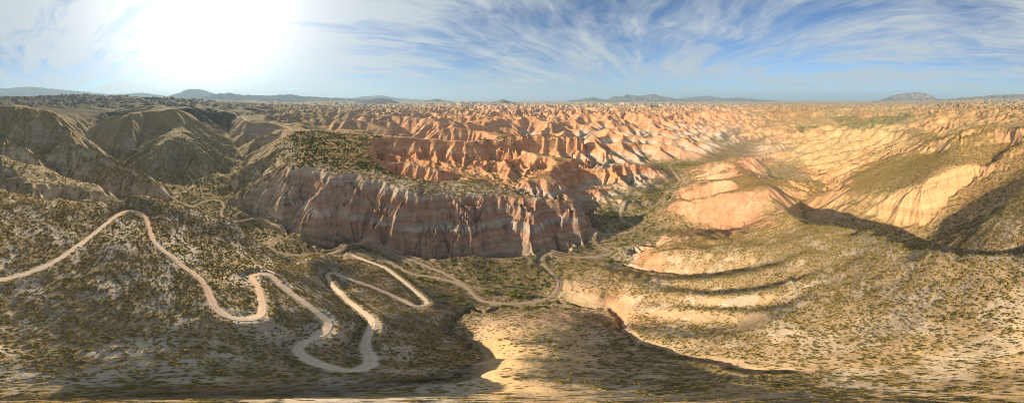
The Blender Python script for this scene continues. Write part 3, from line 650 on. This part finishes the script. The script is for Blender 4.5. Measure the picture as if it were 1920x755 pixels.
# the ground in the pieces one would name on a map
xc = XPX[:-1, :-1]; rc = RR[:-1, :-1]; dc = DD[:-1, :-1]; vc = valley[:-1, :-1]
LAB = np.full((NT-1, NR-1), 4)                                   # ridges behind the mesa
LAB[(xc >= 1190) & (rc < 1000)] = 5; LAB[(xc < 545) & (rc < 1000)] = 2
LAB[(xc >= 545) & (xc < 1140) & (rc < 300)] = 3
LAB[(rc < 112) | ((xc > 1240) & (rc < 145) & (xc < 1480)) | ((xc < 420) & (rc < 140))] = 0
LAB[(vc > .5) & (rc > 70)] = 1
LAB[rc >= 1000] = 6; LAB[rc >= 4500] = 7
for k, nm in enumerate(('near_hillside', 'valley_floor', 'canyon_hills', 'mesa', 'badland_ridges', 'dry_hills', 'far_hills', 'plain')):
    if (LAB == k).any(): grid_mesh(nm, LAB == k)

# ---------------------------------------------------------------- dirt roads
def road_material():
    m = bpy.data.materials.new('packed_earth'); m.use_nodes = True; nt = m.node_tree; bs = nt.nodes['Principled BSDF']
    bs.inputs['Roughness'].default_value = .95; bs.inputs['Specular IOR Level'].default_value = .1
    tc = nt.nodes.new('ShaderNodeTexCoord'); uv = tc.outputs['UV']; ob = tc.outputs['Object']
    sep = nt.nodes.new('ShaderNodeSeparateXYZ'); nt.links.new(uv, sep.inputs[0])
    u = mth(nt, 'ABSOLUTE', mth(nt, 'SUBTRACT', sep.outputs[0], .5))
    rut = mth(nt, 'SUBTRACT', 1.0, mth(nt, 'MULTIPLY', mth(nt, 'ABSOLUTE', mth(nt, 'SUBTRACT', u, .2)), 9.0), None, True)
    n1 = noise(nt, ob, .7, 6, .6); n2 = noise(nt, ob, .06, 3, .5)
    at = nt.nodes.new('ShaderNodeAttribute'); at.attribute_name = 'soil'
    b = vmth(nt, 'SCALE', at.outputs['Color'], mth(nt, 'ADD', .62, mth(nt, 'MULTIPLY', n1, .7)))
    b = mixc(nt, mth(nt, 'MULTIPLY', rut, .6), b, vmth(nt, 'SCALE', at.outputs['Color'], 1.18))
    b = mixc(nt, mth(nt, 'MULTIPLY', mth(nt, 'SUBTRACT', u, .4, None, True), 6.0, None, True), b, vmth(nt, 'SCALE', at.outputs['Color'], .8))
    nt.links.new(b, bs.inputs['Base Color'])
    bp = nt.nodes.new('ShaderNodeBump'); bp.inputs['Strength'].default_value = .5; bp.inputs['Distance'].default_value = .5
    nt.links.new(mth(nt, 'SUBTRACT', n1, mth(nt, 'MULTIPLY', rut, .15)), bp.inputs['Height']); nt.links.new(bp.outputs[0], bs.inputs['Normal'])
    return m
MROAD = road_material()
rr_ = random.Random(3)
def build_road(name, q, width, lift):
    t = np.gradient(q, axis=0); t /= np.linalg.norm(t, axis=1, keepdims=True)+1e-9; nrm = np.c_[t[:, 1], -t[:, 0]]
    n = len(q); s = np.arange(n)*.6; us = np.array([0, .12, .3, .5, .7, .88, 1.0])
    wob = perlin(s/9, s*0+3.3, 5)*.2 + perlin(s/2.2, s*0+7.7, 6)*.2; wob2 = perlin(s/9, s*0+13.3, 8)*.2 + perlin(s/2.2, s*0+17.7, 9)*.2
    wl = width/2*(1+wob); wr = width/2*(1+wob2)
    off = np.where(us[None] < .5, (us[None]-.5)*2*wl[:, None], (us[None]-.5)*2*wr[:, None])
    px = q[:, None, 0]+nrm[:, None, 0]*off; py = q[:, None, 1]+nrm[:, None, 1]*off
    pz = sample(H, px.ravel(), py.ravel()).reshape(px.shape)+lift
    pz[:, 0] -= lift*1.6; pz[:, -1] -= lift*1.6
    co = np.stack([px, py, pz], -1).reshape(-1, 3); m = len(us)
    i, j = np.meshgrid(np.arange(n-1), np.arange(m-1), indexing='ij'); i = i.ravel(); j = j.ravel()
    f = np.stack([i*m+j, i*m+j+1, (i+1)*m+j+1, (i+1)*m+j], 1)
    cz = np.cross(co[f[0, 1]]-co[f[0, 0]], co[f[0, 2]]-co[f[0, 0]])[2]
    if cz < 0: f = f[:, ::-1]
    me = bpy.data.meshes.new(name); me.vertices.add(len(co)); me.vertices.foreach_set('co', co.astype(np.float32).ravel())
    me.loops.add(f.size); me.loops.foreach_set('vertex_index', f.astype(np.int32).ravel())
    me.polygons.add(len(f)); me.polygons.foreach_set('loop_start', np.arange(0, f.size, 4, dtype=np.int32)); me.polygons.foreach_set('loop_total', np.full(len(f), 4, np.int32))
    me.update(calc_edges=True); me.shade_smooth()
    uv = me.uv_layers.new(name='UVMap'); uu = np.tile(us, n); vv = np.repeat(s, m)
    uv.data.foreach_set('uv', np.c_[uu[f.ravel()], vv[f.ravel()]].astype(np.float32).ravel())
    a = me.attributes.new('soil', 'FLOAT_COLOR', 'POINT'); c4 = np.ones((len(co), 4), np.float32)
    warm = sstep(-.2, .4, perlin(s/45, s*0+1.5, 3)); base = lerp(V(.47, .375, .28), V(.48, .335, .225), warm)
    c4[:, :3] = np.repeat(base*(.62 if 'track' in name else 1.0), m, axis=0); a.data.foreach_set('color', c4.ravel())
    me.materials.append(MROAD); o = bpy.data.objects.new(name, me); COL.objects.link(o); o['kind'] = 'structure'
    return o
for nm in roads:
    build_road({'hill_road': 'dirt_road', 'canyon_track': 'canyon_dirt_track', 'valley_track': 'valley_dirt_track', 'plateau_road': 'plateau_dirt_road'}[nm], roads[nm], ROADS[nm][0], .16)

# ---------------------------------------------------------------- plants
def mat(name, cols, rough=.9, bump=0.0):
    m = bpy.data.materials.new(name); m.use_nodes = True; nt = m.node_tree; bs = nt.nodes['Principled BSDF']
    bs.inputs['Roughness'].default_value = rough; bs.inputs['Specular IOR Level'].default_value = .15
    oi = nt.nodes.new('ShaderNodeObjectInfo'); tc = nt.nodes.new('ShaderNodeTexCoord')
    c = ramp(nt, oi.outputs['Random'], [(k/(len(cols)-1), v) for k, v in enumerate(cols)])
    n = noise(nt, tc.outputs['Object'], 5, 3, .6)
    c = vmth(nt, 'SCALE', c, mth(nt, 'ADD', .6, mth(nt, 'MULTIPLY', n, .8)))
    nt.links.new(c, bs.inputs['Base Color']); return m
MSHRUB = mat('dry_shrub_leaves', [(.26, .19, .05), (.29, .21, .055), (.18, .145, .045), (.28, .22, .065), (.21, .175, .10), (.31, .22, .06)])
MGREEN = mat('green_bush_leaves', [(.12, .14, .034), (.15, .17, .04), (.10, .115, .03), (.17, .17, .042)])
MPINE = mat('pine_needles', [(.10, .15, .028), (.13, .18, .034), (.085, .125, .028), (.15, .18, .04)])
MPOP = mat('fresh_green_leaves', [(.13, .19, .025), (.16, .22, .03), (.11, .17, .025)])
MBARK = mat('bark', [(.14, .10, .07), (.18, .13, .09)])
def leafy(name, seed, n, rx, rz, z0, size, m, dome=True):
    """a crown of many small leaf tufts spread through its volume round an uneven body"""
    r = np.random.default_rng(seed); vs = []; fs = []
    lob = r.normal(size=(5, 3)); lob /= np.linalg.norm(lob, axis=1, keepdims=True); lob[:, 2] = np.abs(lob[:, 2])
    for k in range(n):
        d = r.normal(size=3); d /= np.linalg.norm(d)
        if dome: d[2] = abs(d[2])
        bump = 0.72+.38*max(0, (lob@d).max())**2+.12*r.normal()
        q = d*bump*(r.random()**.35); q = np.array([q[0]*rx, q[1]*rx, z0+q[2]*rz])
        a = r.normal(size=3); a /= np.linalg.norm(a); b = np.cross(a, d+.6*r.normal(size=3)); b /= np.linalg.norm(b)+1e-9
        s = size*(.6+.8*r.random()); i = len(vs)
        vs += [q+a*s, q-a*s*.5+b*s*.8, q-a*s*.5-b*s*.8]; fs.append((i, i+1, i+2))
    me = bpy.data.meshes.new(name); me.from_pydata([tuple(v) for v in vs], [], fs); me.materials.append(m); return me
SHR = [leafy('shrub', 100+k, 90, .5, .52, 0.02, .2, MSHRUB) for k in range(5)]
BUSH = [leafy('bush', 140+k, 110, .5, .62, 0.05, .2, MGREEN) for k in range(3)]

# where the shrubs stand
def scatter(dens, r0, r1, seed):
    g_ = np.random.default_rng(seed); n = int(dens*pi*(r1*r1-r0*r0)*300/360)
    t = np.radians(g_.uniform(-150, 150, n)); r = np.sqrt(g_.uniform(r0*r0, r1*r1, n))
    return r*np.sin(t), r*np.cos(t), g_
VEGS = veg
pts = []
for dens, r0, r1, lo, hi, seed in ((3.8, 2, 140, .17, .36, 1), (.7, 140, 300, .28, .52, 2), (.06, 300, 520, .6, 1.0, 3)):
    x, y, g_ = scatter(dens, r0, r1, seed)
    v = sample(VEGS, x, y); k = g_.random(len(x)) < np.clip(v*1.02, 0, 1)
    x, y = x[k], y[k]; sc_ = g_.uniform(lo, hi, len(x))*2*(.65+1.1*g_.random(len(x))**4)
    pts.append(np.c_[x, y, sample(H, x, y)-.03, sc_])
pts = np.vstack(pts)
rdist = np.hypot(pts[:, 0], pts[:, 1])
vis = np.degrees(np.arctan2(-pts[:, 2], rdist)) < 86.5
order = np.argsort(np.where(vis & (np.abs(np.degrees(np.arctan2(pts[:, 0], pts[:, 1]))) < 147), np.linalg.norm(pts[:, :3], axis=1)/pts[:, 3], 1e9))
solo = order[:300]; rest = np.delete(pts, solo, 0)
def stuff_points(name, P4, meshes, label, cat, seed):
    me = bpy.data.meshes.new(name); me.vertices.add(len(P4)); me.vertices.foreach_set('co', P4[:, :3].astype(np.float32).ravel())
    a = me.attributes.new('size', 'FLOAT', 'POINT'); a.data.foreach_set('value', P4[:, 3].astype(np.float32))
    g_ = np.random.default_rng(seed)
    a = me.attributes.new('turn', 'FLOAT_VECTOR', 'POINT'); a.data.foreach_set('vector', np.c_[np.zeros(len(P4)), np.zeros(len(P4)), g_.uniform(0, 6.28, len(P4))].astype(np.float32).ravel())
    a = me.attributes.new('pick', 'INT', 'POINT'); a.data.foreach_set('value', g_.integers(0, len(meshes), len(P4)).astype(np.int32))
    o = bpy.data.objects.new(name, me); COL.objects.link(o); o['kind'] = 'stuff'; o['label'] = label; o['category'] = cat
    hid = bpy.data.collections.new(name+'_kinds')
    for k, mm in enumerate(meshes):
        q = bpy.data.objects.new(f'{name}_kind_{k}', mm); hid.objects.link(q)
    ng = bpy.data.node_groups.new(name, 'GeometryNodeTree')
    ng.interface.new_socket('Geometry', in_out='INPUT', socket_type='NodeSocketGeometry'); ng.interface.new_socket('Geometry', in_out='OUTPUT', socket_type='NodeSocketGeometry')
    gi = ng.nodes.new('NodeGroupInput'); go = ng.nodes.new('NodeGroupOutput')
    ci = ng.nodes.new('GeometryNodeCollectionInfo'); ci.inputs['Collection'].default_value = hid; ci.inputs['Separate Children'].default_value = True; ci.inputs['Reset Children'].default_value = True
    ip = ng.nodes.new('GeometryNodeInstanceOnPoints'); ip.inputs['Pick Instance'].default_value = True
    def att(nm, dt):
        n = ng.nodes.new('GeometryNodeInputNamedAttribute'); n.data_type = dt; n.inputs['Name'].default_value = nm; return n.outputs['Attribute']
    L = ng.links.new
    L(gi.outputs[0], ip.inputs['Points']); L(ci.outputs[0], ip.inputs['Instance']); L(att('pick', 'INT'), ip.inputs['Instance Index'])
    L(att('turn', 'FLOAT_VECTOR'), ip.inputs['Rotation']); L(att('size', 'FLOAT'), ip.inputs['Scale']); L(ip.outputs[0], go.inputs[0])
    md = o.modifiers.new('scatter', 'NODES'); md.node_group = ng
    return o
stuff_points('shrub_cover', rest, SHR, 'dense cover of low olive shrubs over the slopes', 'shrubs', 5)
for k, i in enumerate(solo):
    o = bpy.data.objects.new('shrub', SHR[k % 5]); COL.objects.link(o)
    o.location = pts[i, :3]; s_ = float(pts[i, 3]); o.scale = (s_, s_, s_); o.rotation_euler = (0, 0, rr_.uniform(0, 6.28))
    o['label'] = 'low dry olive shrub on the ground right below the viewpoint, by the bottom edge'; o['category'] = 'shrub'; o['group'] = 'shrubs on the ground nearest the viewpoint'
print('shrubs', len(rest))

# ---------------------------------------------------------------- mountains on the horizon
def mountain_material(name, c1, c2):
    m = bpy.data.materials.new(name); m.use_nodes = True; nt = m.node_tree; bs = nt.nodes['Principled BSDF']
    bs.inputs['Roughness'].default_value = 1; bs.inputs['Specular IOR Level'].default_value = 0
    tc = nt.nodes.new('ShaderNodeTexCoord'); n = noise(nt, tc.outputs['Object'], .004, 6, .65)
    nt.links.new(mixc(nt, ramp(nt, n, [(.38, 0.0), (.62, 1.0)]), c1, c2), bs.inputs['Base Color']); return m
MM_DARK = mountain_material('wooded_rock', (.075, .075, .06), (.14, .125, .10)); MM_PALE = mountain_material('bare_rock', (.09, .085, .075), (.2, .175, .145))
ZTOP = [0.0]
def mountain(name, label, prof, r, depth, m, seed, rough=1.0):
    a = np.array([[float(v) for v in q.split(',')] for q in prof.split(';')]); n = max(60, int((a[-1, 0]-a[0, 0])*1.6)); k = 46
    xs = np.linspace(a[0, 0], a[-1, 0], n); ys = np.interp(xs, a[:, 0], a[:, 1])
    zc = r*np.tan(np.radians((HY+.6-ys)/PPD))*1.12; base = -95.0
    t = np.radians((xs-960)/PPD); v = np.linspace(-1, 1, k)
    T, Vv = np.meshgrid(t, v, indexing='ij'); Rr = r+Vv*depth
    xx = Rr*np.sin(T); yy = Rr*np.cos(T); rel = (zc-base)[:, None]
    fall = np.clip(1-np.abs(Vv), 0, 1)**.85
    rid = 1-np.abs(fbm(xx, yy, depth*.55, 4, seed))*1.3
    zz = base + rel*fall*(1-(.5*rough)*(1-rid)*(fall < 1)*np.clip(np.abs(Vv)*4, 0, 1)) + rough*.07*rel*fbm(xx, yy, depth*.18, 3, seed+5)*np.clip(fall*2, 0, 1)
    ZTOP[0] = max(ZTOP[0], float(zz.max()))
    co = np.stack([xx, yy, zz], -1).reshape(-1, 3); i, j = np.meshgrid(np.arange(n-1), np.arange(k-1), indexing='ij'); i = i.ravel(); j = j.ravel()
    f = np.stack([i*k+j, (i+1)*k+j, (i+1)*k+j+1, i*k+j+1], 1)
    me = bpy.data.meshes.new(name); me.vertices.add(len(co)); me.vertices.foreach_set('co', co.astype(np.float32).ravel())
    me.loops.add(f.size); me.loops.foreach_set('vertex_index', f.astype(np.int32).ravel())
    me.polygons.add(len(f)); me.polygons.foreach_set('loop_start', np.arange(0, f.size, 4, dtype=np.int32)); me.polygons.foreach_set('loop_total', np.full(len(f), 4, np.int32))
    me.update(calc_edges=True); me.materials.append(m)
    o = bpy.data.objects.new(name, me); COL.objects.link(o); o['kind'] = 'structure'; o['label'] = label
mountain('mountain_range', 'faint blue range beyond the plateau at the left edge', "-40,172;0,168;60,165;110,170;180,176;260,181", 15000, 1800, MM_DARK, 1, .5)
mountain('mountain_range', 'faint low ridge left of the round peak under the sun', "180,186;220,178;270,175.5;310,181;330,186", 15500, 1800, MM_DARK, 3, .5)
mountain('mountain', 'blue round-topped peak rising under the sun glare', "290,188;315,181;335,176;350,170.5;362,168.5;385,171.5;402,177;430,184", 13000, 1700, MM_DARK, 2, .6)
mountain('mountain_range', 'long blue-grey wooded range right of the round peak', "345,190;372,183;400,178;430,176;455,179;500,180.5;540,178;575,182;620,184;700,187;760,191", 9500, 1500, MM_DARK, 4)
mountain('mountain_range', 'dark flat-topped hill in front of the blue range', "660,193;687,187;714,184.5;735,187;750,193", 6500, 800, MM_DARK, 5)
mountain('mountain_range', 'faint pale range behind the dark flat-topped hill', "640,188;679,182;718,180;738,184;790,187.5;830,189", 16000, 1800, MM_DARK, 6, .5)
mountain('mountain', 'small dark cone on the horizon left of centre', "790,191;806,188;818,185.8;830,188;850,191", 9000, 700, MM_DARK, 7)
mountain('mountain', 'small pale pointed hill on the centre horizon', "915,194;930,190;941,186.5;955,190;975,194", 5200, 600, MM_PALE, 12)
mountain('mountain_range', 'low dark ridge left of the rugged range', "1060,190;1085,187;1111,183;1140,189", 11500, 1200, MM_DARK, 8)
mountain('mountain_range', 'rugged dark blue range on the horizon right of centre', "1120,191;1140,186;1155,180.5;1164,182;1175,178.6;1198,181;1222,178;1246,182;1275,187;1300,191", 12500, 1600, MM_DARK, 9, 1.2)
mountain('mountain_range', 'pale blue range trailing off right of the rugged range', "1250,188;1302,182.5;1330,181;1357,185;1389,184;1437,188;1470,190", 15500, 1800, MM_DARK, 10, .8)
mountain('mountain', 'isolated pale rocky butte on the right horizon', "1635,191.5;1651,188.5;1670,181.5;1694,176;1712,175;1728,174;1742,178;1756,185;1775,187.5", 10500, 1300, MM_PALE, 11, 1.3)
mountain('mountain_range', 'long reddish rise along the horizon at the right edge', "1755,188;1790,185;1830,182.5;1869,179;1900,178.5;1960,177", 8200, 1600, MM_PALE, 13, .6)

# ---------------------------------------------------------------- trees and the white tower
def hit(x, y):
    """the place on the ground seen along one bearing and dip"""
    t = float(az(x)); i = int(np.interp(t, TH, np.arange(NT))); el = -np.degrees(np.arctan2(-H[i], R)); target = -(y-HY)/PPD
    j = np.nonzero(el >= target)[0]; j = j[j > 60]
    if not len(j): return None
    r = R[j[0]]; return np.array([r*math.sin(t), r*math.cos(t), float(H[i, j[0]])])
def tube(name, pts_, rad, m, sides=6):
    vs = []; fs = []
    for k, (p, r) in enumerate(zip(pts_, rad)):
        for q in range(sides): a = q*2*pi/sides; vs.append((p[0]+r*math.cos(a), p[1]+r*math.sin(a), p[2]))
        if k:
            for q in range(sides): b = (k-1)*sides; fs.append((b+q, b+(q+1) % sides, b+sides+(q+1) % sides, b+sides+q))
    me = bpy.data.meshes.new(name); me.from_pydata(vs, [], fs); me.materials.append(m); return me
PTR = [tube('trunk', [(0, 0, -.1), (.04*k, .03, .5), (.06, -.02*k, 1.6), (.03, 0, 2.6)], [.16, .13, .09, .03], MBARK) for k in range(2)]
PCR = [leafy('crown', 200+k, 260, 1.35, 1.75, 2.1, .34, MPINE, dome=False) for k in range(4)]
QCR = [leafy('crown', 220+k, 300, 1.25, 1.5, 2.0, .33, MPOP, dome=False) for k in range(3)]
def tree(name, loc, s, crown, label, group):
    e = bpy.data.objects.new(name, None); COL.objects.link(e); e.location = loc; e.scale = (s, s, s*rr_.uniform(.85, 1.15)); e.rotation_euler = (0, 0, rr_.uniform(0, 6.28))
    e['label'] = label; e['category'] = 'tree'; e['group'] = group
    for nm, me in (('trunk', PTR[rr_.randrange(2)]), ('crown', crown)):
        c = bpy.data.objects.new(nm, me); COL.objects.link(c); c.parent = e
def pines(poly, n, s0, s1, label, group, minsep=1.8):
    px = [p[0] for p in poly]; py = [p[1] for p in poly]; done = []
    for _ in range(n*12):
        if len(done) >= n: break
        x = rr_.uniform(min(px), max(px)); y = rr_.uniform(min(py), max(py)); ins = False
        for k in range(len(poly)):
            (x1, y1), (x2, y2) = poly[k-1], poly[k]
            if (y1 > y) != (y2 > y) and x < (x2-x1)*(y-y1)/(y2-y1)+x1: ins = not ins
        if not ins: continue
        p = hit(x, y)
        if p is None or any(abs(p[0]-q[0])+abs(p[1]-q[1]) < minsep for q in done): continue
        if sample(SL, p[:1], p[1:2])[0] > .75: continue
        done.append(p); tree('pine_tree', p, rr_.uniform(s0, s1), PCR[rr_.randrange(4)], label, group)
pines([(566, 262), (578, 252), (600, 256), (612, 272), (598, 286), (585, 300), (568, 302), (574, 280)], 90, .8, 1.4, 'green pine in the dense grove on the shoulder left of the mesa top', 'pines of the grove on the mesa shoulder')
pines([(556, 244), (640, 246), (700, 262), (690, 284), (640, 285), (604, 262)], 45, .7, 1.25, 'small pine scattered on the slope right of the grove, below the plateau road', 'pines scattered below the plateau road')
pines([(660, 300), (720, 318), (800, 328), (790, 336), (720, 330), (668, 312)], 36, .6, 1.1, 'small green pine on the mesa top behind the cliff edge', 'pines on the mesa top')
def pine_rows(n, x0, x1, rim, d0, d1, s0, s1, label, group):
    for _ in range(n):
        x = rr_.uniform(x0, x1); r = float(rim(x))+rr_.uniform(d0, d1); t = float(az(x)); px_, py_ = r*math.sin(t), r*math.cos(t)
        tree('pine_tree', (px_, py_, float(sample(H, np.array([px_]), np.array([py_]))[0])), rr_.uniform(s0, s1), PCR[rr_.randrange(4)], label, group)
pine_rows(70, 880, 1095, rim2, 3, 34, .8, 1.4, 'small dark pine in the plantation on the plateau behind the orange ridges', 'pines planted on the far plateau')
pine_rows(55, 925, 1105, rim1, 1, 14, .6, 1.1, 'small pine in the thin line along the rim above the orange fins', 'pines along the rim above the fins')
for x, y, s in ((911, 549, 1.15), (917, 553, 1.1), (961, 552, 1.25), (959, 558, 1.0), (965, 557, 1.15), (974, 556, 1.3), (985, 560, 1.05), (905, 523, .9), (905, 518, .8), (1029, 519, .9), (1037, 523, .8)):
    p = hit(x, y)
    if p is not None: tree('broadleaf_tree', p, s*.95, QCR[rr_.randrange(3)], 'bright green round tree beside the dirt track in the valley bend', 'bright green trees in the valley bend')
for x, y, s in ((1253, 371, 1.6), (1256, 366, 1.5), (1250, 376, 1.3)):
    p = hit(x, y)
    if p is not None: tree('broadleaf_tree', p, s, QCR[rr_.randrange(3)], 'green tree at the foot of the pink spur right of the track', 'trees at the foot of the pink spur')
# dark bushes along the dry stream bed
g_ = np.random.default_rng(77); bp_ = []
vx, vy, g_ = scatter(.10, 80, 480, 78)
vv = sample(valley, vx, vy)*(sample(roadD, vx, vy) > 2.6)*(.35+.65*(perlin(vx/16, vy/16, 9) > .05)); k_ = g_.random(len(vx)) < vv*.8
vx, vy = vx[k_], vy[k_]
stuff_points('valley_bushes', np.c_[vx, vy, sample(H, vx, vy)-.05, g_.uniform(.9, 2.3, len(vx))], BUSH, 'dark green bushes crowding the dry valley floor', 'bushes', 9)

gx_, gy_, g_ = scatter(.22, 225, 570, 91)
gm = np.clip(sample(grove, gx_, gy_)*(.25+.75*(perlin(gx_/30, gy_/30, 19) > .0))+sample(strip, gx_, gy_), 0, 1)*(sample(SL, gx_, gy_) < .8)*(sample(roadD, gx_, gy_) > 3); k_ = g_.random(len(gx_)) < gm*.5
gx_, gy_ = gx_[k_], gy_[k_]
stuff_points('mesa_bushes', np.c_[gx_, gy_, sample(H, gx_, gy_)-.05, g_.uniform(.9, 2.4, len(gx_))], BUSH, 'green bushes between the pines on the mesa shoulder and plateaus', 'bushes', 10)

p = hit(774, 256)
tw = bpy.data.objects.new('white_tower', None); COL.objects.link(tw); tw.location = p; tw.rotation_euler = (0, 0, .3)
tw['label'] = 'small white square tower beside the plateau road'; tw['category'] = 'tower'
MW = mat('whitewash', [(.75, .73, .68), (.78, .76, .70)]); MT = mat('roof_tile', [(.35, .17, .10), (.38, .2, .12)]); MDR = mat('grey_door', [(.2, .22, .23), (.22, .23, .24)])
def boxm(name, a, b, m, taper=1.0):
    (x0, y0, z0), (x1, y1, z1) = a, b; cx, cy = (x0+x1)/2, (y0+y1)/2
    lo = [(x0, y0, z0), (x1, y0, z0), (x1, y1, z0), (x0, y1, z0)]; hi = [(cx+(x-cx)*taper, cy+(y-cy)*taper, z1) for x, y, _ in lo]
    me = bpy.data.meshes.new(name); me.from_pydata(lo+hi, [], [(3, 2, 1, 0), (4, 5, 6, 7), (0, 1, 5, 4), (1, 2, 6, 5), (2, 3, 7, 6), (3, 0, 4, 7)]); me.materials.append(m)
    o = bpy.data.objects.new(name, me); COL.objects.link(o); return o
for o in (boxm('wall', (-1.1, -1.1, -.4), (1.1, 1.1, 5.2), MW, .94), boxm('roof', (-1.3, -1.3, 5.2), (1.3, 1.3, 6.1), MT, .08), boxm('door', (-.45, -1.16, -.1), (.45, -1.04, 2.0), MDR)): o.parent = tw

# ---------------------------------------------------------------- air
hz = boxm('haze', (-38000, -38000, float(H.min())-1.5), (38000, 38000, max(ZTOP[0], float(H.max()))+15), MW); hz['kind'] = 'stuff'; hz['label'] = 'pale blue haze over the far country'; hz['category'] = 'haze'
hm = bpy.data.materials.new('haze_air'); hm.use_nodes = True; nt = hm.node_tree; nt.nodes.clear()
out = nt.nodes.new('ShaderNodeOutputMaterial'); pv = nt.nodes.new('ShaderNodeVolumePrincipled')
pv.inputs['Color'].default_value = (.52, .76, 1.0, 1); pv.inputs['Density'].default_value = 6.0e-5; pv.inputs['Anisotropy'].default_value = .1
nt.links.new(pv.outputs[0], out.inputs['Volume']); hz.data.materials.clear(); hz.data.materials.append(hm)
